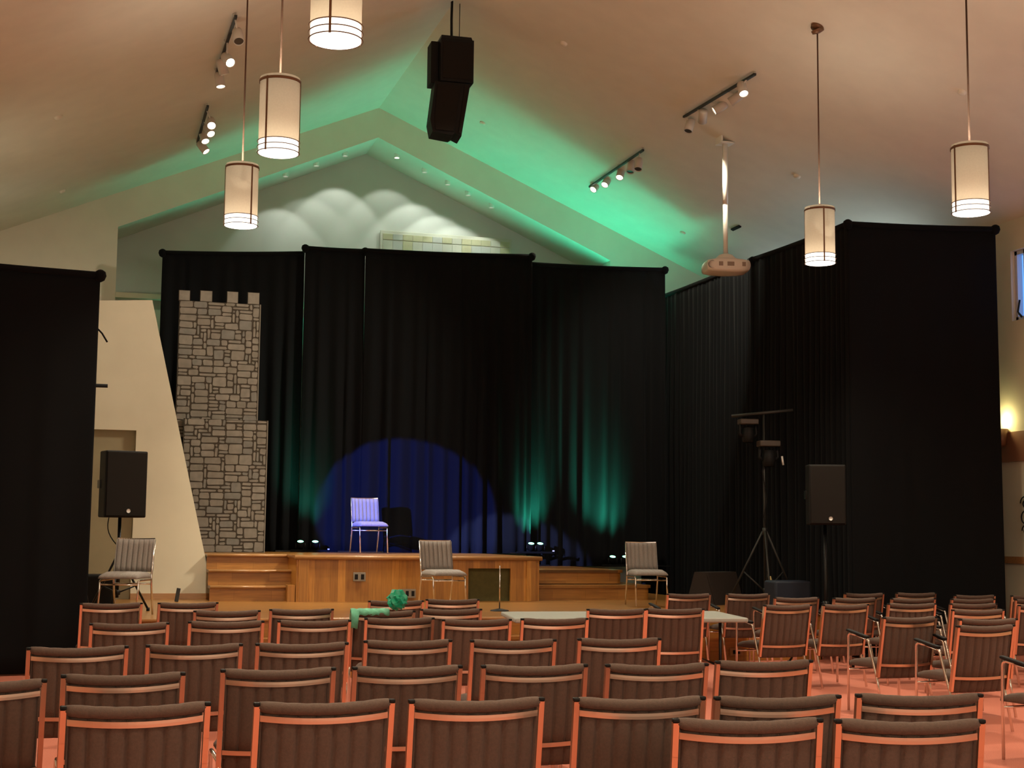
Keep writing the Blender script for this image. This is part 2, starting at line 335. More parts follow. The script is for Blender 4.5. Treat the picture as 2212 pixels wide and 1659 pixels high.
# left steps (three) and right steps
ls = thing('stage_steps', 'oak stage steps rising beside the slanted cream wall', 'steps', (0, 0, 0), group='stage steps')
x0s = 1.68
for k, (zt, yy) in enumerate(((.787, 19.6), (.993, 19.9), (1.2, 20.2))):
    dd = .36 if k < 2 else .14; MB().box(((x0s+xa)/2, yy+dd/2, zt-.02), (xa-x0s, dd, .04)).make('tread', M_WOODF, ls)
    MB().box(((x0s+xa)/2, yy+.04, zt-.04-.083), (xa-x0s, .03, .165)).make('riser', M_WOODH, ls)
    MB().tube([(x0s, yy, zt-.02), (xa, yy, zt-.02)], .02, 8).make('nosing', M_NOSE, ls)
MB().box((xa-.06, YS+.12, (PZ+.8)/2), (.1, .2, .8-PZ)).make('end_post', M_WOODV, ls)
rs = thing('stage_steps', 'low oak steps with rounded right end beside grey chair', 'steps', (0, 0, 0), group='stage steps')
XA2, XB2 = at_y(1350, 1240, 20.0).x, at_y(1408, 1270, 19.7).x
def round_slab(mm, x0, x1, y0, y1, z0, z1, r):
    pts = [(x0, y0, z0)]+[(x1-r+r*math.sin(a*PI/12), y0+r-r*math.cos(a*PI/12), z0) for a in range(7)]+[(x1, y1, z0), (x0, y1, z0)]
    mm.prism(pts, (0, 0, z1-z0))
for zt, yy, xe in ((.79, 19.65, XB2), (1.0, 20.0, XA2)):
    m = MB(); round_slab(m, xb, xe, yy, 23.2 if zt > .9 else 21.2, zt-.04, zt, .12); m.make('tread', M_WOODF, rs)
    m = MB(); round_slab(m, xb, xe-.03, yy+.03, 21.1 if zt < .9 else 23.1, PZ if zt < .9 else .8, zt-.04, .10); m.make('riser', M_WOODH, rs)

# ------------------------------------------------------------------ curtains
def curtain(label, p0, p1, zt0, zt1, zb, amp=.045, wmin=.11, wmax=.34, seed=1, caps=(True, True), ups=(True, True), group='pipe and drape curtains', gather=1.0, poles=()):
    rnd = random.Random(seed); p0 = Vector((*p0, 0)); p1 = Vector((*p1, 0)); L = (p1-p0).length; u = (p1-p0)/L; nrm = Vector((u.y, -u.x, 0))
    root = thing('curtain', label, 'curtain', tuple((p0+p1)/2)[:2]+(zb,), 0, group); off = -root.location
    kn = [0.0]; val = [0.0]; sg = 1
    while kn[-1] < L:
        kn.append(kn[-1]+rnd.uniform(wmin, wmax)/2); val.append(sg*rnd.uniform(.35, 1.0)); sg = -sg
    tilt = [rnd.uniform(-.05, .05) for _ in kn]
    n = int(L/.022); rows = []; NZ = 22
    for j in range(NZ+1):
        q = j/NZ; r = []
        for i in range(n+1):
            s = L*i/n; z = (zt0+(zt1-zt0)*s/L)*(1-q)+zb*q
            k = 0
            while k+1 < len(kn)-1 and kn[k+1] < s: k += 1
            lo = kn[k]+tilt[k]*q; hi = kn[k+1]+tilt[k+1]*q
            tt = min(1, max(0, (s-lo)/max(.02, hi-lo))); tt = tt*tt*(3-2*tt)
            h = val[k]*(1-tt)+val[k+1]*tt
            A = amp*(.25+.75*min(1, q*2.2))*(1+.5*q*gather)
            wob = .02*math.sin(s*3.1+q*2+seed)+.012*math.sin(s*8.3-q*3)
            pos = p0+u*s+nrm*(h*A+wob*q)+Vector((0, 0, z)); r.append(pos+off)
        rows.append(r)
    m = MB(); m.grid(rows); o = m.make('drape', M_BLACKCLOTH, root, fix=False)
    sol = o.modifiers.new('cloth', 'SOLIDIFY'); sol.thickness = .005; sol.offset = 0
    a = p0+Vector((0, 0, zt0-.01))+off; b = p1+Vector((0, 0, zt1-.01))+off
    sag = [a.lerp(b, i/12)+Vector((0, 0, -.025*math.sin(PI*i/12)*min(1, L/4))) for i in range(13)]
    MB().tube(sag, .036, 10).make('pole_hem', M_BLACKCLOTH, root)
    for on, e, up_ in ((caps[0], a, ups[0]), (caps[1], b, ups[1])):
        if on: MB().lathe([(.01, -.08), (.045, -.06), (.065, -.01), (.055, .035), (.025, .055), (.005, .06)], e, 12).make('knob', M_BLACKCLOTH, root)
        if not up_: continue
        e = e+u*(.16 if e is a else -.16)+Vector((0, .07, -.03))
        MB().tube([e, Vector((e.x, e.y, 0.02))], .02, 8).make('upright', M_BLACKCLOTH, root)
        MB().box((e.x, e.y, .012), (.4, .4, .02)).make('base_plate', M_BLKMETAL, root)
    return root
def bx(px, x=None): # point on the backdrop line below a pixel column
    A = Vector((1.1, 23.2)); B = Vector((9.3, 22.3)); r = ray(px, 900); k = r.y/r.x
    tt = (A.y-k*A.x)/(k*(B.x-A.x)-(B.y-A.y)); return A+(B-A)*tt
def btop(px, py): q = bx(px); r = ray(px, py); return 1.5+r.z*q.y/r.y
def back(px0, py0, px1, py1, zb, lab, seed, caps, dy=0, **k):
    a, b = bx(px0), bx(px1); curtain(lab, (a.x, a.y+dy), (b.x, b.y+dy), btop(px0, py0), btop(px1, py1), zb, seed=seed, caps=caps, **k)
back(339, 541, 651, 543, SZ, 'black backdrop curtain behind the stone castle tower', 3, (True, False), .09)
back(650, 534, 781, 541, SZ, 'narrow black backdrop curtain between castle tower and empty stage chair', 4, (True, True), -.02)
back(780, 541, 1143, 554, SZ, 'widest black backdrop curtain, lit by blue spotlight under the woven hanging', 5, (False, True), -.09)
back(1141, 567, 1440, 580, 1.0, 'black backdrop curtain with brightest green glow, above rounded steps', 6, (False, True), .06)
q1 = (9.5, 23.7); q2 = (9.5, 19.3); q3 = (9.5, 16.5); q4 = (11.5, 16.15)  # far end lengthened unseen behind the backdrop to shape the ceiling shadow edge
def zt(px, py, x): return at_x(px, py, x).z
curtain('long black side curtain with many folds behind light stand, nearer the stage', q1, q2, 5.66, 5.64, 0.02, .06, .09, .24, 11, (False, True), gather=.3)
curtain('black side curtain with many folds behind the right loudspeaker', (9.5, 19.42), q3, 5.66, 5.62, 0.02, .065, .09, .24, 12, (False, False), ups=(False, False), gather=.3)
curtain('flat broad black curtain facing the seats below the rightmost pendant lamp', q3, q4, 5.62, 5.62, 0.02, .018, .3, .7, 13, (True, True), gather=.3)
la = at_y(217, 592, 16.0); lbp = at_y(0, 560, 15.75)
curtain('flat black curtain hiding the left wall beside the left loudspeaker', (XL+.05, 15.6), (la.x, 16.0), lbp.z-.02, la.z, 0.02, .015, .3, .7, 14, (False, True))

# tapestry on chancel wall
a = at_y(822, 497, YR-.06); b = at_y(1105, 510, YR-.06)
t = thing('wall_hanging', 'pale woven wall hanging in cream and grey above the black backdrop', 'wall hanging', ((a.x+b.x)/2, YR-.05, a.z-.9))
wd, ht = b.x-a.x, .9
MB().box((0, 0, ht/2), (wd, .05, ht), bev=.01).make('cloth', mat('cream weave', (.60, .58, .47), .95, bump=.6, bscale=120), t)
wm = [mat('weave straw', (.62, .58, .36), .95, bump=.8, bscale=60, stretch=(1, 1, 14)), mat('weave ash', (.60, .60, .53), .95, bump=.8, bscale=60, stretch=(14, 1, 1)), mat('weave bone', (.66, .64, .52), .95, bump=.8, bscale=60, stretch=(14, 1, 1))]
m = MB(); rnd = random.Random(5); NX = 13
for i in range(NX):
    for j in range(4):
        m.mi = 0 if (j == 0 and i % 2 == 0) else rnd.choice((0, 1, 2, 1, 2)); cw = (wd-.08)/NX; hh = .11 if j == 0 else .22
        zc = ht-.06-(.0 if j == 0 else .12+.22*(j-1))-hh/2
        m.box((-wd/2+.04+cw*(i+.5), -.03, zc), (cw*.97, .012+rnd.random()*.012, hh*.96), bev=.003)
m.make('woven_blocks', wm, t)

# ------------------------------------------------------------------ castle tower flats
def ashlar(m, x0, x1, z0, z1, y, seed, c=.052):
    rnd = random.Random(seed); nx, nz = int(round((x1-x0)/c)), int(round((z1-z0)/c)); used = set(); cx, cz = (x1-x0)/nx, (z1-z0)/nz; g = .009
    for j in range(nz):
        for i in range(nx):
            if (i, j) in used: continue
            wmax, hmax = rnd.choice(((2, 1), (3, 1), (4, 1), (3, 2), (4, 2), (5, 2), (4, 3), (1, 3), (5, 1), (5, 2), (3, 1), (3, 2), (4, 2), (4, 2)))
            ww = 1
            while ww < wmax and i+ww < nx and (i+ww, j) not in used: ww += 1
            hh = 1
            while hh < hmax and j+hh < nz and all((i+k, j+hh) not in used for k in range(ww)): hh += 1
            for k in range(ww):
                for l in range(hh): used.add((i+k, j+l))
            X0, X1, Z0, Z1 = x0+i*cx+g, x0+(i+ww)*cx-g, z0+j*cz+g, z0+(j+hh)*cz-g
            stone(m, X0, X1, Z0, Z1, y, rnd)
def stone(m, X0, X1, Z0, Z1, y, rnd):
    J = lambda: rnd.uniform(-.006, .006); ch = .014
    pts = [(X0+ch, Z0+J()), (X1-ch, Z0+J()), (X1+J(), Z0+ch), (X1+J(), Z1-ch), (X1-ch, Z1+J()), (X0+ch, Z1+J()), (X0+J(), Z1-ch), (X0+J(), Z0+ch)]
    m.mi = rnd.choice((1, 1, 2, 2, 3)); m.prism([(px, y, pz) for px, pz in pts], (0, -.006, 0))
YT = 21.9
def flat(lab, pxs, ztop, zbot, yy, seed, merl=None):
    x0, x1 = pxs; t = thing('castle_tower_flat', lab, 'stage scenery', ((x0+x1)/2, yy, zbot), 0, 'painted castle scenery flats'); ox = -(x0+x1)/2
    m = MB(); m.box((0, .03, (ztop-zbot)/2), (x1-x0, .05, ztop-zbot)); m.mi = 1
    ashlar(m, x0+ox+.004, x1+ox-.004, 0, ztop-zbot, .005, seed)
    if merl:
        for a, b, h in merl:
            m.mi = 0; m.box(((a+b)/2+ox, .03, ztop-zbot+h/2), (b-a, .05, h))
            rnd = random.Random(int(a*100)); m2 = m; J = .008
            m.mi = 1; m.prism([(a+ox+J, .005, ztop-zbot+.006), (b+ox-J, .005, ztop-zbot+.006), (b+ox-J, .005, ztop-zbot+h-.006), (a+ox+J, .005, ztop-zbot+h-.006)], (0, -.006, 0))
    m.make('painted_board', [M_MORTAR]+M_STONE, t)
    MB().box((x1+ox+.006, .035, (ztop-zbot)/2), (.012, .07, ztop-zbot)).make('side_edge', M_STONE[0], t)
    mm = MB()
    for s in (-1, 1): mm.box((s*(x1-x0)*.35, .08, (ztop-zbot)*.45), (.05, .04, (ztop-zbot)*.9))
    mm.make('back_brace', mat('raw pine', (.4, .27, .14), .7), t)
Y = YT
ux0, ux1 = at_y(386, 700, Y).x, at_y(561, 700, Y).x; z1 = at_y(470, 653, Y).z; zmid = at_y(520, 905, Y).z
mer = [(at_y(a, 640, Y).x, at_y(b, 640, Y).x, at_y(a, c, Y).z-z1) for a, b, c in ((386, 411, 626), (432, 459, 627), (490, 515, 629), (535, 561, 631))]
flat('upper half of the painted stone castle tower with battlements', (ux0, ux1), z1, zmid-.3, Y, 21, mer)
flat('lower half of the painted stone castle tower standing on the stage', (at_y(392, 1050, Y-.09).x, at_y(574, 1050, Y-.09).x), at_y(520, 907, Y-.09).z, SZ, Y-.09, 22)

# ------------------------------------------------------------------ chairs
def channels(m, w, z0, z1, y0, y1, nch, thick, bulge, sag0=0, sag1=0, nz=6, roll=0.0):
    """padded panel standing between two heights, vertical channels, curved backwards in the middle"""
    NXs = nch*8; front = []; backr = []
    for j in range(nz+1):
        q = j/nz; fr = []; bk = []
        for i in range(NXs+1):
            s = -w/2+w*i/NXs; u = (2*s/w); ph = (i % 6)/6.0
            groove = thick*.55*(1-abs(math.sin(PI*(i/8.0))))**2.5
            bend = -bulge*(1-u*u); z = z0+(z1-z0)*q-(sag0*(1-q)+sag1*q)*(1-u*u)
            y = y0+(y1-y0)*q+bend; ed = math.sqrt(max(0, 1-abs(u)**16))
            vd = 1 if 0 < j < nz else .55
            fr.append((s, y+(thick/2*ed-groove)*vd, z)); bk.append((s, y-(thick/2*ed-groove)*vd, z))
        front.append(fr); backr.append(bk)
    F = m.grid(front); B = m.grid(backr)
    for A, Bq in ((F[0], B[0]), (F[-1], B[-1])):
        for k in range(NXs): m.face([A[k], A[k+1], Bq[k+1], Bq[k]], True)
    for k in (0, -1):
        for j in range(nz): m.face([F[j][k], F[j+1][k], B[j+1][k], B[j][k]], True)
def rolltop(m, w, z, y, r, bulge, sag):
    pts = []
    for i in range(21):
        u = -1+2*i/20; pts.append(Vector((u*w/2, y-bulge*(1-u*u), z-sag*(1-u*u))))
    m.tube(pts, [r*.8]+[r*(1.0-.06*(k % 3 == 0)) for k in range(19)]+[r*.8], 10)
def rail(m, w, z, y, bulge, sag, h, d):
    rows = []
    N = 16
    for i in range(N+1):
        u = -1+2*i/N; x = u*w/2; yy = y-bulge*(1-u*u); zz = z-sag*(1-u*u)
        rows.append([(x, yy-d, zz-h/2), (x, yy-d-.0002, zz), (x, yy-d, zz+h/2), (x, yy, zz+h/2), (x, yy, zz-h/2), (x, yy-d, zz-h/2)])
    m.grid(rows, False)
def seat_mesh(m, w, d, y0, z, th, nch=7):
    N = nch*6; rows = []
    for j in range(9):
        q = j/8; r = []; edge = max(0, 1-abs(2*q-1)**6)
        for i in range(N+1):
            s = -w/2+w*i/N; u = 2*s/w; e = math.sqrt(max(0, 1-abs(u)**10)); g = .006*(1-abs(math.sin(PI*i/6)))**3
            r.append((s, y0+d*q, z+th*.5*e*(.4+.6*edge)-g-.018*q*q*(q > .7)))
        rows.append(r)
    A = m.grid(rows); B = m.grid([[(p[0], p[1], z-th*.5) for p in r] for r in rows])
    for k in range(N): m.face([A[0][k], A[0][k+1], B[0][k+1], B[0][k]], True); m.face([A[-1][k], A[-1][k+1], B[-1][k+1], B[-1][k]], True)
    for j in range(8):
        for k in (0, -1): m.face([A[j][k], A[j+1][k], B[j+1][k], B[j][k]], True)
def make_armchair(arms=True):
    t = thing('armchair' if arms else 'audience_chair', 'x', 'chair', (0, 0, 0)); t.empty_display_size = .1
    HW = .27; yb0, yb1 = -.20, -.285          # back at z .40 and .84
    yy = lambda z: yb0+(yb1-yb0)*(z-.40)/.44
    m = MB(); channels(m, .505, .435, .80, yy(.435)+.012, yy(.80)+.012, 7, .036, .030, 0.008, .016); rolltop(m, .52, .822, yy(.822)+.004, .024, .030, .014)
    m.make('backrest', M_FABRIC, t)
    m = MB(); seat_mesh(m, .50, .47, -.20, .435, .075); m.make('seat', M_FABRIC, t)
    m = MB(); channels(m, .505, .315, .430, yy(.36)+.035, yy(.43)+.012, 7, .03, .03, 0, .008, nz=4); m.make('seat_skirt', M_FABRIC, t)
    m = MB(); rail(m, .51, .776, yy(.776)-.002, .030, .014, .024, .008); m.make('top_rail', M_FRAME, t)
    m = MB(); rail(m, .51, .432, yy(.432)-.002, .030, .008, .022, .008); m.make('bottom_rail', M_FRAME, t)
    for s in (-1, 1):
        pts = [(s*HW, yy(z)-.0, z) for z in (.33, .45, .60, .70, .825)]
        m = MB()
        for a, b in zip(pts, pts[1:]):
            mid = (Vector(a)+Vector(b))/2; L = (Vector(b)-Vector(a)).length; an = math.atan2(yb1-yb0, .44)
            m.box(mid, (.022, .030, L+.001), Matrix.Rotation(an, 3, 'X').inverted() if False else Matrix.Rotation(-an, 3, 'X'))
        post = m.make('back_post', M_FRAME, t)
        MB().box((s*HW, yy(.832), .832), (.025, .033, .014), bev=.004).make('end_cap', M_BLACK, post)
        # front leg rises to the arm, the arm runs back, the rear leg falls from it
        if not arms:
            MB().tube([(s*HW, .23, .008), (s*HW, .20, .30)]+arc((s*HW, .165, .355), .035, 0, PI/2, (0, 1, 0), (0, 0, 1), 4)+[(s*HW, -.17, .385)], .0115, 8).make('front_leg', M_CHROME, t)
            MB().tube([(s*HW, -.19, .42), (s*HW, -.20, .33), (s*HW, -.27, .008)], .0115, 8).make('rear_leg', M_CHROME, t)
            continue
        MB().tube([(s*HW, .23, .008), (s*HW, .225, .40), (s*HW, .22, .60)]+arc((s*HW, .185, .64), .035, 0, PI/2, (0, 1, 0), (0, 0, 1), 4)+[(s*HW, .1, .664)], .0115, 8).make('front_leg', M_CHROME, t)
        MB().tube([(s*HW, .12, .667), (s*HW, -.03, .643)]+arc((s*HW, -.03, .603), .04, PI/2, PI, (0, 1, 0), (0, 0, 1), 4)+[(s*HW, -.17, .33), (s*HW, -.25, .008)], .0115, 8).make('rear_leg', M_CHROME, t)
        MB().box((s*HW, .085, .678), (.042, .29, .022), Matrix.Rotation(.16, 3, 'X'), bev=.009).make('armrest', M_BLACK, t)
    MB().tube([(-HW, .222, .36), (HW, .222, .36)], .009, 8).make('front_stretcher', M_CHROME, t)
    MB().tube([(-HW, -.165, .35), (HW, -.165, .35)], .009, 8).make('rear_stretcher', M_CHROME, t)
    return t
def make_sidechair():
    t = thing('side_chair', 'x', 'chair', (0, 0, 0)); HW = .215; yb0, yb1 = -.19, -.27
    yy = lambda z: yb0+(yb1-yb0)*(z-.40)/.44
    m = MB(); channels(m, .42, .475, .835, yy(.475)+.012, yy(.835)+.012, 7, .040, .020, .0, .004); m.make('backrest', M_FABRIC2, t)
    m = MB(); seat_mesh(m, .43, .44, -.19, .445, .075); m.make('seat', M_FABRIC2, t)
    for s in (-1, 1):
        MB().tube([(s*HW, -.27, .008), (s*HW, -.20, .33), (s*HW, yy(.42), .42), (s*HW, yy(.83), .83)], .0115, 8).make('rear_leg', M_CHROME, t)
        MB().tube([(s*HW, .24, .008), (s*HW, .20, .30)]+arc((s*HW, .165, .355), .035, 0, PI/2, (0, 1, 0), (0, 0, 1), 4)+[(s*HW, -.18, .392)], .0115, 8).make('front_leg', M_CHROME, t)
    MB().tube([(-HW, .20, .345), (HW, .20, .345)], .0095, 8).make('front_stretcher', M_CHROME, t)
    MB().tube([(-HW, -.20, .345), (HW, -.20, .345)], .0095, 8).make('rear_stretcher', M_CHROME, t)
    m = MB(); rail(m, .43, .84, yy(.84)+.0, .02, .004, .012, .008); m.make('top_rail', M_CHROME, t)
    return t
ARM = {True: make_armchair(True), False: make_armchair(False)}; armused = {True: [], False: []}
def armchair(px, py, psi, lab, group, arms=False):
    """px,py: middle of the back's top edge, seen; psi: turn to the left of the view direction"""
    p = at_z(px, py+2, .84); a = math.radians(psi)-YAW       # heading about z
    back = Vector((0, -.287, 0)); back.rotate(Matrix.Rotation(a, 3, 'Z'))
    loc = (p.x-back.x, p.y-back.y, 0)
    A, used = ARM[arms], armused[arms]
    if not used: A.location = loc; A.rotation_euler = (0, 0, a); A['label'] = lab; A['group'] = group; used.append(A)
    else: used.append(dup(A, loc, a, lab, group))
    return used[-1]
ORD = ['leftmost', 'second from the left', 'third from the left', 'fourth from the left', 'fifth from the left', 'sixth from the left', 'rightmost']
G = 'audience chairs'
armchair(1616, 1549, 6, 'nearest pair of chairs at the lower right, the left one of the two', G)
armchair(1966, 1551, 4, 'nearest pair of chairs at the lower right, the right one of the two', G)
def row(specs, name):
    n = len(specs)
    for i, (a, b, y, psi) in enumerate(specs):
        o = 'leftmost' if i == 0 else ('rightmost' if i == n-1 else ORD[i])
        armchair((a+b)/2, y, psi, 'brown padded chair, %s in %s' % (o, name), G)
row([(133, 458, 1518, 20), (548, 858, 1511, 18), (882, 1180, 1506, 14), (1238, 1527, 1503, 11), (1545, 1817, 1500, 12), (1855, 2118, 1496, 6)], 'the cropped front row')
row([(-181, 95, 1468, 22), (131, 405, 1452, 19), (475, 730, 1441, 17), (763, 1000, 1436, 16), (1041, 1270, 1433, 13), (1313, 1527, 1431, 13), (1545, 1758, 1424, 14)], 'the second row')
row([(57, 281, 1394, 21), (318, 524, 1389, 18), (550, 757, 1386, 17), (786, 978, 1380, 16), (1017, 1202, 1379, 14), (1245, 1432, 1376, 12)], 'the middle row')
row([(192, 369, 1343, 20), (405, 574, 1339, 18), (597, 762, 1337, 17), (789, 938, 1332, 16), (955, 1106, 1335, 15), (1125, 1272, 1333, 15)], 'the fourth row')
G2 = 'chairs near the grey table'
armchair(1332, 1313, 12, 'grey-brown chair covering the middle of the grey table, left of its twin', G2)
armchair(1458, 1312, 10, 'grey-brown chair in front of the grey table, right of its twin', G2)
G3 = 'farthest chairs left of the table'
armchair(241, 1300, 22, 'chair below the left loudspeaker beside the black curtain', G3)
armchair(407, 1299, 22, 'chair before the foot of the slanted cream wall', G3)
armchair(491, 1316, 17, 'chair with brightly lit top edge, nearer the slanted wall', G3)
armchair(652, 1313, 17, 'chair with brightly lit top edge, before the oak stage corner', G3)
greenc = armchair(828, 1317, 16, 'chair with green cloth over its top corner', G3)
armchair(975, 1313, 15, 'chair right of the green bag, in front of another', G3)
armchair(856, 1295, 16, 'chair directly behind the green bag', G3)
armchair(978, 1292, 15, 'farthest chair under the grey chair on the platform', G3)
G4 = 'armchairs in the right seating block'
armchair(1488, 1280, 18, 'armchair behind the table, just right of the grey chair on platform', G4, True)
armchair(1616, 1280, 17, 'armchair right behind the table end, below the tripod legs', G4, True)
armchair(1721, 1288, 18, 'armchair between tripod and right loudspeaker stand', G4, True)
armchair(1702, 1304, 24, 'left of two joined armchairs right of the grey table', G4, True)
armchair(1827, 1303, 24, 'right of two joined armchairs right of the grey table', G4, True)
armchair(1847, 1289, 20, 'armchair just behind the pair right of the table', G4, True)
armchair(1867, 1279, 20, 'farthest armchair below the right loudspeaker', G4, True)
armchair(1979, 1278, 16, 'farthest armchair of the column left of the black curtain gap', G4, True)
armchair(1973, 1290, 16, 'second farthest armchair of the column left of the black curtain gap', G4, True)
armchair(1970, 1301, 16, 'third farthest armchair of the column left of the black curtain gap', G4, True)
armchair(1966, 1330, 23, 'armchair showing its left black armrest, nearest of its column', G4, True)
armchair(2106, 1283, 16, 'farthest armchair of the last full column at the right', G4, True)
armchair(2102, 1291, 16, 'armchair second farthest in the last full column at the right', G4, True)
armchair(2103, 1301, 16, 'armchair third farthest in the last full column at the right', G4, True)
armchair(2113, 1314, 15, 'armchair fourth in the last full column, with pale lit top edge', G4, True)
armchair(2135, 1334, 16, 'armchair just behind the nearest one of the last full column', G4, True)
armchair(2130, 1348, 23, 'nearest armchair of the last full column, left armrest showing', G4, True)
armchair(2229, 1284, 14, 'farthest armchair at the right picture edge', G4, True)
armchair(2240, 1292, 14, 'second farthest armchair at the right picture edge', G4, True)
armchair(2252, 1304, 14, 'third armchair at the right picture edge, pale lit rim', G4, True)
armchair(2350, 1382, 24, 'armchair at the right picture edge showing only armrest and seat', G4, True)

SIDE = make_sidechair(); sused = []
def sidechair(px, py, zfloor, ang, lab):
    p = at_z(px, py, zfloor); a = ang-YAW+PI
    if not sused: SIDE.location = (p.x, p.y, zfloor); SIDE.rotation_euler = (0, 0, a); SIDE['label'] = lab; SIDE['group'] = 'grey armless chairs'; sused.append(SIDE)
    else: sused.append(dup(SIDE, (p.x, p.y, zfloor), a, lab, 'grey armless chairs'))
sidechair(797, 1195.5, SZ, math.radians(24), 'grey armless chair lit blue on the stage, facing the seats')
sidechair(956, 1314, PZ, math.radians(26), 'grey armless chair at the centre of the low platform')
sidechair(1397, 1309, PZ, math.radians(12), 'grey armless chair before the rounded right stage steps')
sidechair(269, 1331, PZ, math.radians(-6), 'grey armless chair behind the left speaker stand')

# ------------------------------------------------------------------ table
tz = .72
n0, n1, f0, f1 = at_z(1113, 1336, tz), at_z(1617, 1335, tz), at_z(1082, 1321, tz), at_z(1548, 1319.5, tz)
cx = (n0+n1+f0+f1)/4; t = thing('folding_table', 'pale grey folding table standing between the audience chairs', 'table', (cx.x, cx.y, 0))
o_ = Vector((cx.x, cx.y, 0))
m = MB(); m.prism([n0-o_, n1-o_, f1-o_, f0-o_], (0, 0, -.045)); tt = m.make('tabletop', M_TABLE, t)
bv = tt.modifiers.new('bevel', 'BEVEL'); bv.width = .015; bv.segments = 3
for a in (n0, n1, f1, f0):
    q = Vector((cx.x, cx.y, 0)).lerp(Vector((a.x, a.y, 0)), .78)-o_
    MB().tube([(q.x, q.y, tz-.045), (q.x, q.y, .01)], .016, 8).make('leg', M_BLKMETAL, t)
for a, b in ((n0, f0), (n1, f1)):
    qa = Vector((cx.x, cx.y, 0)).lerp(Vector((a.x, a.y, 0)), .78)-o_; qb = Vector((cx.x, cx.y, 0)).lerp(Vector((b.x, b.y, 0)), .78)-o_
    MB().tube([(qa.x, qa.y, .25), (qb.x, qb.y, .25)], .012, 8).make('stretcher', M_BLKMETAL, t)
# riser outlet near the table
p = at_y(1590, 1405, 16.19)
o = MB().box((p.x, 16.19, .11), (.16, .02, .09), bev=.004).make('outlet_plate', mat('oak plate', (.35, .18, .06), .4)); tag(o, 'small outlet in the lowest platform riser behind the table', 'outlet', 'outlet plates')
for s in (-1, 1): MB().box((p.x+s*.03, 16.175, .11), (.03, .012, .045)).make('socket', M_BLACK, o)

# ------------------------------------------------------------------ green bag and cloth on chairs
M_GRN = mat('green plastic', (0.0, .30, .16), .3, spec=.7)
c = at_z(857, 1306, .86); rnd = random.Random(3)
m = MB(); bmesh.ops.create_icosphere(m.bm, subdivisions=3, radius=.085)
for v in m.bm.verts:
    n_ = v.co.normalized(); k = 1+.22*math.sin(n_.x*7+n_.z*5)*math.sin(n_.y*6+1)+rnd.uniform(-.07, .07)
    v.co = Vector((v.co.x*1.05*k, v.co.y*.7*k, v.co.z*.95*k+.0)); 
    if n_.z > .8: v.co.z += .02
o = m.make('plastic_bag', M_GRN); o.location = (c.x, c.y, .895); tag(o, 'crumpled green plastic bag on top of a chair back', 'bag')
# cloth draped over the top corner of the chair with the bag
gm = greenc.matrix_world if False else (Matrix.Translation(greenc.location) @ Matrix.Rotation(greenc.rotation_euler.z, 4, 'Z'))
rows = []
for i in range(25):
    x = -.285+.33*i/24; r = []
    for j in range(13):
        q = j/12; drop = .16 if x < -.22 else .05; a = (q-.5)*2
        y = -.29+a*.040; z = .853-(abs(a)**3)*drop+.006*math.sin(i*1.3+j)
        if abs(a) > .6: y = -.29+math.copysign(.036+.006*math.sin(i*.9), a)
        r.append(gm @ Vector((x, y, z)))
    rows.append(r)
m = MB(); m.grid(rows); o = m.make('draped_cloth', mat('pale green cloth', (.12, .42, .27), .7, noise=.35, nscale=14), fix=False); so = o.modifiers.new('t', 'SOLIDIFY'); so.thickness = .004
tag(o, 'pale green cloth hanging over the corner of a chair back', 'cloth')

# ------------------------------------------------------------------ pendants
def make_pendant():
    t = thing('pendant_lamp', 'x', 'lamp'); R = .170; Hh = .66
    sh = MB().lathe([(R-.003, .105), (R, .105), (R, Hh), (R-.003, Hh)], n=48).make('shade', M_SHADE, t)
    MB().lathe([(R-.002, 0.004), (R-.002, .105)], n=48).make('diffuser_band', M_BANDGLOW, t)
    MB().lathe([(R-.004, 0.004), (.001, .002)], n=48).make('diffuser_lens', M_DISCGLOW, t)
    m = MB()
    for k in range(3): m.tube([(0, 0, Hh-.03), ((R-.003)*math.cos(k*2.094), (R-.003)*math.sin(k*2.094), Hh-.03)], .005, 6)
    m.lathe([(.0, Hh-.05), (.03, Hh-.045), (.03, Hh-.01), (0, Hh-.005)], n=12).make('top_spider', M_BRONZE, t)
    for z in (.008, .056, .104): MB().tube([((R+.008)*math.cos(a*PI/24), (R+.008)*math.sin(a*PI/24), z) for a in range(48)], .0042, 6, closed=True).make('ring', M_BRONZE, t)
    MB().lathe([(R+.004, Hh-.045), (R+.008, Hh-.045), (R+.008, Hh-.022), (R+.004, Hh-.022)], n=48).make('top_band', M_BRONZE, t)
    for k in range(3):
        a = math.radians(-90-22+k*120)+YAW*0; MB().box(((R+.006)*math.cos(a), (R+.006)*math.sin(a), Hh/2-.01), (.006, .016, Hh-.02), Matrix.Rotation(a, 3, 'Z')).make('strap', M_BRONZE, t)
    return t
def pendant_at(px, py, x):
    return at_x(px, py, x)
pend0 = make_pendant(); pn = []; UPW = 30
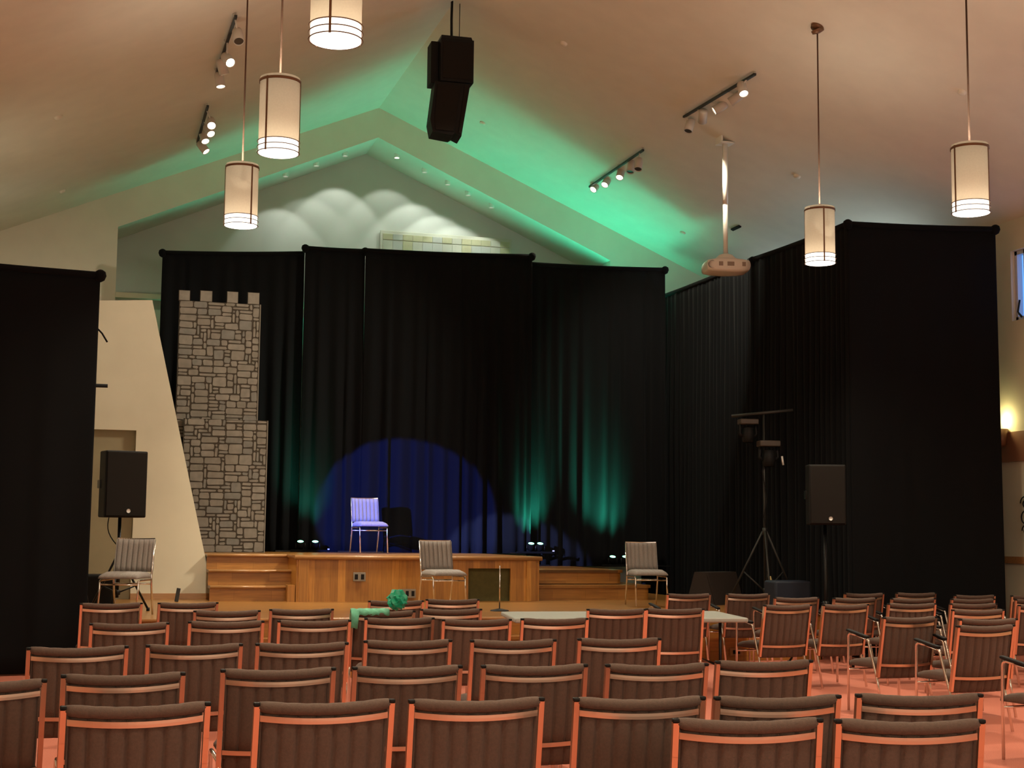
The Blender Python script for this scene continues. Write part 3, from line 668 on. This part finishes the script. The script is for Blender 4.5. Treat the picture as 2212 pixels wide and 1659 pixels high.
def pendant(x, y, zb, lab, spin=0):
    o = pend0 if not pn else dup(pend0, (0, 0, 0), 0, lab); o.location = (x, y, zb); o.rotation_euler = (0, 0, spin); o['label'] = lab; o['group'] = 'cylindrical pendant lamps'; pn.append(o)
    zc = ceil_z(x); L = zc-zb
    MB().tube([(0, 0, .63), (0, 0, L-.03)], .009, 8).make('cord', M_CORD, o)
    sl = math.atan(SL)*(1 if x < RX else -1)
    MB().lathe([(.015, -.05), (.07, -.035), (.075, -.005), (.075, 0.004)], (0, 0, L), 20, Matrix.Rotation(-sl, 3, 'Y'), cap0=True).make('canopy', M_BRONZE, o)
    lamp('POINT', 'pendant_bulb', (x, y, zb+.15), 2.8, WARM, shadow_soft_size=.05)
    lamp('SPOT', 'pendant_uplight', (x, y, zb+.70), UPW*(1 if y > 9 else 3), (1, .90, .72), (x, y, 20), spot_size=math.radians(165), spot_blend=1, shadow_soft_size=.15)  # upward fill added to brighten the ceiling, stronger where out of view
    lamp('SPOT', 'pendant_downlight', (x, y, zb-.03), 300, WARM, (x, y, 0), spot_size=math.radians(150), spot_blend=.9, shadow_soft_size=.15)
pp = lambda px, py, x: at_x(px, py, x)
for px, py, x, lab, sp in ((725, 90, 1.49, 'largest pendant lamp, cut off by the top picture edge', 0), (601, 333, 1.49, 'pendant lamp of middle size, second in the left row of three', 1.7), (520, 489, 1.49, 'smallest and lowest of the three pendant lamps in the left row', .9),
                           (2098, 462, 7.9, 'pendant lamp at the upper right above the flat black curtain', 1.0), (1772, 570, 8.05, 'pendant lamp in front of the folded black side curtain', .15)):
    p = pp(px, py, x); pendant(x, p.y, p.z, lab, sp)
for x, y in ((1.6, 6.4), (1.6, 3.4), (1.6, .4), (7.95, 8.6), (7.95, 5.6), (7.95, 2.6)): 
    pendant(x, y, 4.6, 'pendant lamp hanging over the seats behind the camera view', .5)  # unseen lamps added to light the hall

# ------------------------------------------------------------------ track lights
M_OFF = mat('dark lamp lens', (.05, .045, .04), .3)
def track(a, b, heads, lab, off=.05):
    """a, b: pixel ends of the bar on the ceiling; heads: list of (pixel of the lens, lit, aim point)"""
    A, B = at_ceiling(*a), at_ceiling(*b); dn = Vector((-SL if A.x < RX else SL, 0, 1)).normalized()*-1
    dn = Vector(((SL if A.x < RX else -SL), 0, -1)).normalized()
    A = A+dn*off; B = B+dn*off; t = thing('track_light', lab, 'track light', A, 0, 'ceiling track lights'); O = A.copy()
    R = (B-A).to_track_quat('X', 'Z').to_matrix()
    MB().box((B-A)/2, ((B-A).length, .035, .03), R).make('track_bar', M_STAND, t)
    m = MB()
    for q in (.02, .45, .98): 
        c_ = (B-A)*q; m.tube([c_, c_-dn*off], .018, 8)
    m.make('mount', M_TRACKW, t)
    for (hx, hy), on, aim, q in heads:
        base = A+(B-A)*q; lens = at_d(hx, hy, (base-CAM).dot(Fh)); aim = Vector(aim); d = (aim-lens).normalized(); R = d.to_track_quat('-Z', 'Y').to_matrix()
        hd = MB().lathe([(.0, .20), (.055, .195), (.062, .17), (.064, .0), (.056, .0), (.054, .03)], lens-O, 24, R).make('lamp_head', M_TRACKW, t)
        MB().lathe([(.0, .012), (.057, .012)], lens-O, 20, R).make('lens', M_HEADGLOW if on else M_OFF, hd)
        top = lens-O-d*.12; MB().tube([base-O, (base-O).lerp(top, .5)+Vector((0, 0, .02)), top], .011, 8).make('arm', M_TRACKW, hd)
        if on: lamp('SPOT', 'track_spot', lens+d*.03, on, (1, .89, .70), aim, spot_size=math.radians(60), spot_blend=.8, shadow_soft_size=.05)
    return t
E = 210
track((506, 26), (465, 150), [((516, 90), 0, (2.2, 12, 0), .04), ((498, 136), E, (5.0, 9, 0), .42), ((485, 161), E*3.6, (3.9, 19.6, .9), .74), ((477, 188), E, (2.5, 17.5, .6), .97)], 'left ceiling track with four white spot heads, nearer the camera')
track((446, 222), (424, 300), [((457, 272), E*2.2, (1.6, 12.4, .6), .10), ((456, 290), E, (4.5, 15, 0), .40), ((444, 306), E, (3.5, 17, 0), .72), ((446, 328), E*3, (6.3, 19.2, .8), .95)], 'left ceiling track with four white spot heads, nearer the stage')
track((1634, 153), (1480, 246), [((1607, 203), E, (7.5, 12, 0), .10), ((1577, 221), E*4.5, (2.2, 21.8, 2.6), .38), ((1542, 240), E*4.5, (.9, 20.3, 2.6), .62), ((1517, 264), E*2.6, (8.75, 20.0, 5.4), .80), ((1486, 284), 0, (5.5, 17, 0), .99)], 'right ceiling track with five spot heads, nearer the camera')
track((1392, 318), (1276, 398), [((1378, 366), 0, (6.4, 18.0, .5), .06), ((1361, 372), 0, (6.4, 19.5, .5), .28), ((1338, 384), E*2.0, (5.2, 18.0, .6), .50), ((1306, 400), E*.8, (3.6, 18.6, .6), .76), ((1281, 410), E*.8, (2.4, 19.0, .6), .97)], 'right ceiling track with five spot heads, nearer the stage')

# ceiling fittings
for i, (px, py) in enumerate(((126, 252), (135, 412), (1218, 93), (1043, 265), (1722, 380), (2078, 198), (1475, 502))):
    p = at_ceiling(px, py); sl = math.atan(SL)*(1 if p.x < RX else -1)
    labs = ['small ceiling detector left of the pendant lamps, upper', 'small ceiling detector left of the pendant lamps, lower', 'small ceiling detector right of the hanging speaker top', 'small ceiling detector beside the hanging speaker bottom', 'small ceiling detector between projector pole and pendant', 'small ceiling detector beside the rightmost pendant cord', 'small ceiling detector near the green-lit corner']
    o = MB().lathe([(0, -.035), (.035, -.034), (.05, -.02), (.055, .005)], (0, 0, 0), 20, Matrix.Rotation(-sl, 3, 'Y')).make('ceiling_detector', M_CEIL); o.location = p
    tag(o, labs[i], 'detector', 'ceiling detectors')
p = at_ceiling(1590, 491); o = MB().box((0, 0, -.01), (.05, .30, .03), Matrix.Rotation(math.atan(SL), 3, 'Y')).make('ceiling_slot', M_BLACK); o.location = p; tag(o, 'short dark slot in the ceiling right of the projector pole', 'vent')

# ------------------------------------------------------------------ projector
p = at_ceiling(1566, 303); bt = at_d(1567, 556, (p-CAM).dot(Fh)); t = thing('projector', 'white ceiling projector on a long white drop pole', 'projector', (p.x, p.y, bt.z)); L = p.z-bt.z
MB().tube([(0, 0, L*.45), (0, 0, L-.05)], .040, 16).tube([(0, 0, .0), (0, 0, L*.46)], .034, 16).make('pole', M_WHITE, t)
MB().box((0, 0, L-.05), (.22, .2, .02)).box((.09, 0, L-.015), (.02, .2, .07)).box((-.09, 0, L+.015), (.02, .2, .13)).make('ceiling_bracket', M_WHITE, t)
MB().lathe([(.14, -.045), (.15, -.02), (.10, .03), (.045, .05)], n=24, cap0=True).make('mounting_collar', M_WHITE, t)
m = MB(); bmesh.ops.create_cube(m.bm, size=1); rz = Matrix.Rotation(math.radians(-12)-YAW*0, 3, 'Z')
bmesh.ops.subdivide_edges(m.bm, edges=list(m.bm.edges), cuts=5, use_grid_fill=True)
for v in m.bm.verts:
    c_ = v.co*2; k = (1-.10*abs(c_.x)**3); bz = 1-.22*abs(c_.x)**2.5-.10*abs(c_.y)**3
    v.co = rz @ Vector((c_.x*.31*(1-.06*abs(c_.z)**2), c_.y*.24*k*(1-.05*abs(c_.z)**2), c_.z*.10*bz-(.0)))+Vector((0, 0, -.145))
for f_ in m.bm.faces: f_.smooth = True
body = m.make('body', M_WHITE, t)
for s, w_ in ((-.12, .06), (.02, .10), (.21, .05)): MB().box(rz@Vector((s, -.232, 0))+Vector((0, 0, -.135)), (w_, .02, .06), rz, bev=.004).make('vent_grille', mat('grey vent', (.32, .26, .21), .6), body)
MB().lathe([(.0, .0), (.05, .0), (.055, .03)], rz@Vector((-.25, -.205, 0))+Vector((0, 0, -.145)), 20, Matrix.Rotation(PI/2, 3, 'X')).make('lens', M_OFF, body)

# ------------------------------------------------------------------ hanging line of speakers
p = at_x(980, 190, RX); yh = p.y
def spbox(name, pts, parent, mt=M_BLACK):
    m = MB(); m.prism(pts, (0, 0, 0)); return m
cz = lambda py: at_x(980, py, RX).z
px2m = (p-CAM).dot(Fh)/FPX
t = thing('hanging_speaker', 'black two-cabinet loudspeaker hanging from the ridge', 'loudspeaker', (RX-.02, yh, cz(300)), math.radians(-2)); z0 = 0; zm = cz(187)-cz(300); z1_ = cz(90)-cz(300)
u = MB(); u.prism([(-.21, -.22, zm), (.25, -.22, zm), (.25, -.22, z1_-.05), (-.21, -.22, z1_-.05)], (0, .42, 0)); up = u.make('upper_cabinet', M_BLACK, t)
MB().prism([(-.18, -.235, zm+.04), (.22, -.235, zm+.04), (.22, -.235, z1_-.10), (-.18, -.235, z1_-.10)], (0, .015, 0)).make('grille', M_GRILLE, up)
MB().prism([(-.20, -.19, z1_-.05), (.24, -.19, z1_-.05), (.22, -.19, z1_), (-.20, -.19, z1_)], (0, .36, 0)).make('rigging_plate', M_BLKMETAL, t)
MB().box((-.265, .06, (zm+z1_)/2-.03), (.11, .28, z1_-zm-.06), bev=.01).make('side_cabinet', M_BLACK, t)
l = MB(); l.prism([(-.28, -.20, zm-.01), (-.345, -.22, .20), (-.31, -.22, .03), (-.04, -.22, 0.0), (.0, -.22, .03), (.09, -.22, -.01), (.21, -.20, zm-.01)], (.02, .38, .0)); lo = l.make('lower_cabinet', M_BLACK, t)
MB().prism([(-.25, -.215, zm-.05), (-.29, -.235, .20), (-.27, -.235, .06), (-.02, -.235, .05), (.08, -.215, zm-.05)], (0, .012, 0)).make('grille', M_GRILLE, lo)
MB().prism([(.13, -.215, zm-.04), (.05, -.235, .04), (.09, -.235, .02), (.185, -.215, zm-.04)], (0, .012, 0)).make('side_rib', M_GRILLE, lo)
zz = RZ-cz(300)
MB().tube([(-.02, 0, z1_-.02), (-.025, 0, z1_+.3), (-.02, 0, zz-.0)], .018, 8).make('cable', M_BLACK, t)
MB().tube([(.09, 0, z1_-.02), (.09, 0, zz-.04)], .006, 6).make('steel_wire', M_STAND, t)
MB().tube([(.09+.02*math.cos(a), 0, z1_+.03+.03*math.sin(a)) for a in [k*PI/6 for k in range(12)]], .007, 6, closed=True).make('shackle', M_STAND, t)

# ------------------------------------------------------------------ loudspeakers on stands
M_LOGO = mat('speaker badge', (.75, .74, .70), .4)
def speaker(loc, rz, lab, g='loudspeakers on stands'):
    t = thing('loudspeaker', lab, 'loudspeaker', loc, rz, g); w_, d_, h_ = (.48, .42, .76) if 'left' in lab else (.44, .40, .72)
    m = MB()
    m.prism([(-w_/2, -d_/2, 0), (w_/2, -d_/2, 0), (w_/2, d_*.1, 0), (w_*.32, d_/2, 0), (-w_*.32, d_/2, 0), (-w_/2, d_*.1, 0)], (0, 0, h_)); b = m.make('cabinet', M_BLACK, t)
    bv = b.modifiers.new('bevel', 'BEVEL'); bv.width = .015; bv.segments = 2
    MB().box((0, -d_/2-.008, h_/2), (w_-.03, .02, h_-.03), bev=.008).make('grille', M_GRILLE, t)
    g_ = MB().lathe([(0, .0), (.022, .0), (.024, .008)], (.03, -d_/2-.019, .075), 16, Matrix.Rotation(PI/2, 3, 'X')).make('badge', M_LOGO, t); g_['label'] = 'small pale round badge'
    for s_ in (-1, 1): MB().box((s_*w_/2, .02, h_*.5), (.03, .12, .10), bev=.008).make('handle', M_BLKMETAL, t)
    return t
def stand(loc, h, lab, spread=.5, apex=.75, r=.018, name='speaker_stand', cat='stand', g='loudspeaker stands', mt=None, rz=0, legr=.013):
    mt = mt or M_BLKMETAL; t = thing(name, lab, cat, loc, rz, g)
    MB().tube([(0, 0, .16), (0, 0, h)], r, 10).make('pole', mt, t)
    MB().lathe([(r*1.2, -.05), (r*2.0, -.045), (r*2.0, .045), (r*1.2, .05)], (0, 0, apex), 12, cap0=True, cap1=True).make('collar', mt, t)
    MB().lathe([(r*1.2, -.03), (r*1.8, -.025), (r*1.8, .025), (r*1.2, .03)], (0, 0, .22), 12, cap0=True, cap1=True).make('lower_collar', mt, t)
    for k in range(3):
        a = math.radians(-100+120*k); c_, s_ = math.cos(a), math.sin(a)
        lg = MB().tube([(.03*c_, .03*s_, apex), (spread*c_, spread*s_, .02)], legr, 8).make('leg', mt, t)
        MB().tube([(.02*c_, .02*s_, .22), (spread*.55*c_, spread*.55*s_, .02+(apex-.02)*.45)], legr*.7, 6).make('brace', mt, lg)
        MB().lathe([(legr*1.5, -.018), (legr*1.5, .02)], (spread*c_, spread*s_, .02), 8, cap0=True, cap1=True).make('rubber_foot', M_BLACK, lg)
    return t
# left
p = at_d(259, 1118, 16.6); base = (p.x, p.y)
SPL = speaker((p.x, p.y, p.z), math.radians(14), 'dark loudspeaker at the left before the cream wall')
stand((p.x, p.y-.0, PZ), p.z-PZ, 'black tripod stand under the left loudspeaker', .38, .62, .02)
m = MB(); q0 = (p.x-.12, p.y+.1, p.z); m.tube([q0]+[(p.x-.12+.10*math.sin(i/8*PI)*-.6+.13*(i/8), p.y+.1-.08*i/8, p.z-.35*i/8-.0) for i in range(1, 9)]+[(p.x+.02, p.y, p.z-.75)], .006, 6); o = m.make('speaker_cable', M_BLACK); tag(o, 'thin black cable looping below the left loudspeaker', 'cable')
# right
p = at_d(1782, 1134, 17.4); speaker((p.x, p.y, p.z), math.radians(-16.6)+math.radians(-2), 'dark brown loudspeaker at the right before the folded curtain')
stand((p.x, p.y, 0), p.z, 'black tripod stand under the right loudspeaker', .45, .7, .02, rz=.4)
# light stands
M_LENS = mat('clear lens', (.25, .25, .25), .1, spec=.9)
def par_head(parent, c, aim, s=1.0, name='stage_lamp', tiltcol=None):
    d = Vector(aim).normalized(); R = d.to_track_quat('-Z', 'Y').to_matrix(); c = Vector(c)
    h = MB().lathe([(0, .17*s), (.06*s, .165*s), (.10*s, .12*s), (.10*s, 0), (.085*s, 0), (.08*s, .02*s)], c, 20, R).make(name, M_BLACK, parent)
    MB().lathe([(0, .02*s), (.08*s, .02*s)], c, 16, R).make('lens', M_LENS, h)
    MB().tube([c+R@Vector((-.12*s, 0, .08*s)), c+R@Vector((-.12*s, 0, .08*s))+Vector((0, 0, .15*s)), c+R@Vector((.12*s, 0, .08*s))+Vector((0, 0, .15*s)), c+R@Vector((.12*s, 0, .08*s))], .010*s, 6).make('yoke', M_STAND, h)
def moving_head(parent, c, s=1.0):
    b = MB().box(Vector(c), (.28*s, .2*s, .08*s), bev=.015).make('head_base', mat('head base', (.06, .045, .032), .5), parent); c = Vector(c)
    for g_ in (-1, 1): MB().tube([c+Vector((g_*.11*s, 0, .0)), c+Vector((g_*.13*s, 0, -.18*s)), c+Vector((g_*.08*s, 0, -.22*s))], .022*s, 8).make('yoke_arm', M_BLACK, b)
    MB().lathe([(0, .12*s), (.08*s, .11*s), (.09*s, 0), (.08*s, -.10*s), (.06*s, -.11*s)], c+Vector((0, 0, -.20*s)), 16).make('head', M_BLACK, b)
pc = at_x(1652, 1160, 9.5-.75); lt_ = stand((pc.x, pc.y, PZ), at_y(1650, 893, pc.y).z-PZ, 'tall tripod light stand with crossbar before the folded curtain', .55, 1.0, .016, name='light_stand', g='light stands', mt=M_STAND, legr=.014, rz=-.15)
htop = at_y(1650, 893, pc.y).z
ea = at_d(1580, 899, (pc-CAM).dot(Fh)+.1)-Vector((pc.x, pc.y, PZ)); eb = at_d(1713, 886, (pc-CAM).dot(Fh)-.1)-Vector((pc.x, pc.y, PZ)); Rz = Matrix.Rotation(.15, 3, 'Z')
ea, eb = Rz@ea, Rz@eb
MB().tube([ea, eb], .022, 10).make('crossbar', M_STAND, lt_)
moving_head(lt_, ea.lerp(eb, .27)+Vector((0, 0, -.10)), .9); moving_head(lt_, ea.lerp(eb, .60)+Vector((0, 0, -.42)), 1.0)
MB().tube([ea.lerp(eb, .78)+Vector((.03, 0, -.60)), ea.lerp(eb, .8)+Vector((.03, 0, -.72))], .014, 8).make('tape_flag', M_LOGO, lt_)
m = MB(); m.tube([(.02, -.02, 2.0), (-.03, -.02, 1.8), (.02, -.03, 1.4), (-.02, -.03, 1.2), (.03, -.03, .9), (0, -.04, .4), (.05, -.05, .03)], .008, 6); m.make('cable', M_BLACK, lt_)
MB().lathe([(.02, -.06), (.03, 0), (.012, .06)], (.05, -.06, .35), 10).make('plug', mat('yellow plug', (.5, .4, .16), .5), lt_)
# left light stand behind the flat black curtain, its bar end showing
pl = at_y(214, 833, 16.9); ls_ = stand((pl.x-.35, 16.9, PZ), 3.55-PZ, 'light stand mostly hidden by the left curtain, bar end showing', .4, 1.5, .016, name='light_stand', g='light stands', rz=.2)
zb_ = pl.z-PZ; Rz = Matrix.Rotation(-.2, 3, 'Z')
MB().tube([Rz@Vector((-.55, 0, zb_)), Rz@Vector((pl.x+.095-(pl.x-.35), 0, zb_))], .022, 10).make('crossbar', M_BLACK, ls_)
par_head(ls_, Rz@Vector((.20, .05, zb_-.14)), Rz@Vector((.5, 1, -.15)), .9)
MB().tube([Rz@Vector((.26, 0, zb_+.70)), Rz@Vector((.36, 0, zb_+.60)), Rz@Vector((.42, -.02, zb_+.50))], .010, 6).make('clamp_handle', M_BLACK, ls_)
# stage uplights: bar with two heads
LB = Vector((pl.x, 16.5, 2.85))
def uplight(px0, px1, py, zf, hp, lab, power, dim=(1, 1), lean=0):
    a, b = at_z(px0, py, zf), at_z(px1, py, zf); c_ = (a+b)/2; c_.y = min(c_.y, bx((px0+px1)/2).y-.45); t = thing('floor_uplight', lab, 'stage light', (c_.x, c_.y, zf), -YAW*.4, 'floor uplights'); wd_ = min(.62, (b-a).length)
    MB().box((0, 0, .022), (wd_, .08, .032), bev=.006).make('base_bar', M_MATTE, t)
    for k, q in enumerate(hp):
        x = -wd_/2+wd_*q; cc = Vector((x, 0, .17)); R = Vector((0, -.45, 1)).to_track_quat('-Z', 'Y').to_matrix()
        h = MB().lathe([(0, .13), (.04, .125), (.055, .09), (.058, 0), (.05, 0), (.048, .01)], cc, 16, R).make('lamp_head', M_MATTE, t)
        MB().lathe([(0, .006), (.05, .006)], cc, 16, R).make('lens', M_GREENLENS, h)
        MB().tube([(x-.07, 0, .06), (x-.07, 0, .14)], .008, 6).tube([(x+.07, 0, .06), (x+.07, 0, .14)], .008, 6).make('bracket', M_BLKMETAL, h)
        if dim[k]: lamp('SPOT', 'green_uplight', Vector((c_.x+x*math.cos(YAW*.4), c_.y+.03, zf+.20)), power*dim[k], GREEN, (c_.x+x*1.3+lean, c_.y+2.9, zf+6.0), spot_size=math.radians(46), spot_blend=1.0, shadow_soft_size=.10)
    MB().box((wd_/2-.03, -.055, .05), (.03, .02, .02)).make('connector', M_LOGO, t)
uplight(1262, 1336, 1222, 1.0, (.28, .62), 'twin-head green uplight on the landing above rounded steps', 330, lean=-.9)
uplight(985, 1075, 1190, SZ, (.38, .62), 'twin-head uplight right of the blue-lit chair on stage', 270)
uplight(600, 678, 1190, SZ, (.25, .62), 'twin-head green uplight between castle tower and blue-lit chair', 100)
# blue spots from the left light stand
ch = sused[0].location
lamp('SPOT', 'blue_spot', LB+Vector((0, .1, 0)), 6500, (.05, .12, 1.0), at_d(872, 1120, 23.3), spot_size=math.radians(19), spot_blend=.12, shadow_soft_size=.03)
lamp('SPOT', 'blue_key', LB+Vector((.05, .1, -.1)), 7000, (.32, .40, 1.0), at_d(815, 1125, 20.4), spot_size=math.radians(12), spot_blend=.25, shadow_soft_size=.03)

# gear on the floor
p = at_z(1612, 1300, 0.35)
m = MB(); m.prism([(-.3, -.2, 0), (.3, -.2, 0), (.3, -.08, .36), (-.3, -.08, .36)], (0, .01, 0)); m.prism([(-.3, -.2, 0), (-.3, .25, 0), (-.3, .12, .40), (-.3, -.08, .40)], (.6, 0, 0))
pm = at_d(1602, 1250, 19.3); o = m.make('floor_monitor', mat('dark brown carpet covering', (.020, .012, .008), .9)); o.location = (8.45, 18.35, PZ); o.rotation_euler = (0, 0, .5); o.scale = (1.1, 1.1, 1.1); tag(o, 'dark wedge floor monitor at the foot of the tripod light stand', 'monitor speaker', 'floor monitors')
p = at_z(212, 1318, PZ); o = MB().box((0, 0, .20), (.50, .4, .40), bev=.03).make('floor_monitor', M_BLACK); o.location = (p.x-.05, p.y+.55, PZ); tag(o, 'black speaker box on the platform behind the left curtain edge', 'monitor speaker', 'floor monitors')
p = at_z(1752, 1330, 0); o = MB().box((0, 0, .19), (.5, .32, .38), bev=.03).make('equipment_case', mat('dark blue case', (.003, .009, .022), .6)); o.location = (9.08-.45, 16.62, PZ); tag(o, 'dark blue equipment case behind the right loudspeaker stand', 'case')
p = at_z(383, 1300, PZ); o = MB().box((0, 0, .09), (.05, .03, .18), Matrix.Rotation(.15, 3, 'Y'), bev=.006).make('small_upright_block', M_STAND); o.location = (p.x, p.y, PZ); tag(o, 'small dark upright block on the platform before the slanted wall', 'block')
# thin stand on the platform right of the centre chair
pa = at_z(1079, 1320, PZ); t = thing('microphone_stand', 'thin pale microphone stand pole before the olive stage panel', 'stand', (pa.x, pa.y, PZ)); hz = at_y(1079, 1222, pa.y).z-PZ
MB().tube([(0, 0, .02), (0, 0, hz)], .008, 8).make('pole', M_CHROME, t); MB().lathe([(.02, .03), (.11, .012), (.115, 0.001)], n=24, cap0=True).make('base', M_BLACK, t)
# chancel ceiling washlights
def opz(x): return za-s2*abs(x-RX)
for px, pw, lb_ in ((837, 16, 'nearest its peak'), (896, 24, 'second on the right slope'), (945, 24, 'third on the right slope'), (988, 20, 'fourth on the right slope'), (1037, 20, 'lowest at the right'),
                    (728, 26, 'nearest the peak on the left slope'), (668, 9, 'middle of the left slope'), (604, 16, 'lowest on the left slope')):
    p = Vector((at_y(px, 400, YR).x, YF+.36, 0)); p.z = opz(p.x)
    t = thing('chancel_downlight', 'small wash light under the chancel gable, '+lb_, 'lamp', p, 0, 'chancel wash lights')
    MB().lathe([(.05, .03), (.055, -.04), (.045, -.06)], n=16).make('housing', M_WHITE, t)
    MB().lathe([(0, -.045), (.045, -.045)], n=16).make('lens', M_HEADGLOW if px == 837 else mat('dim lens', (.5, .5, .45), .3, emit=(1, 1, .9), es=.5), t)
    lamp('SPOT', 'chancel_wash', p+Vector((0, .0, -.08)), pw, NEUT, p+Vector((0, .50, -1.0)), spot_size=math.radians(76), spot_blend=.3, shadow_soft_size=.03)
# right wall: sconce, rail, ironwork
ps = Vector((XR, at_x(2190, 925, XR).y+.15, at_x(2197, 925, XR).z))
t = thing('wall_sconce', 'half-hidden wall sconce glowing at the right edge of the curtain', 'lamp', (XR-.09, ps.y, ps.z-.25))
MB().lathe([(.02, 0), (.07, .04), (.09, .25), (.085, .25), (.05, .05)], n=20, cap0=True).make('bowl', M_BRONZE, t); MB().box((.05, 0, .1), (.08, .05, .1)).make('wall_plate', M_BRONZE, t)
lamp('POINT', 'sconce_bulb', (XR-.12, ps.y, ps.z+.12), 6, (1.0, .85, .38), shadow_soft_size=.04)
pz_ = at_x(2200, 935, XR)
t_ = struct(MB().box((XR-.02, (YB+17.5)/2, pz_.z-.18), (.03, 17.5-YB, .40)), 'trim_2', mat('brown wall band', (.30, .135, .07), .6))
struct(MB().box((XR-.015, (YB+17.5)/2, at_x(2205, 1210, XR).z), (.03, 17.5-YB, .09)), 'trim_3', M_NOSE)
p = at_x(2212, 1120, XR)
m = MB()
for sgn, r_, zc_ in ((1, .10, .20), (-1, .12, .0), (1, .08, -.16)):
    m.tube([(0, sgn*r_*(1-k/26)*math.cos(k*.42), zc_+r_*(1-k/26)*math.sin(k*.42)) for k in range(22)], .009, 6)
m.tube([(0, 0, -.30), (0, 0, .34)], .009, 6)
o = m.make('iron_scrollwork', M_BLKMETAL); o.location = (XR-.035, p.y-.08, p.z); tag(o, 'dark curled iron scrollwork on the far right wall', 'wall decoration')
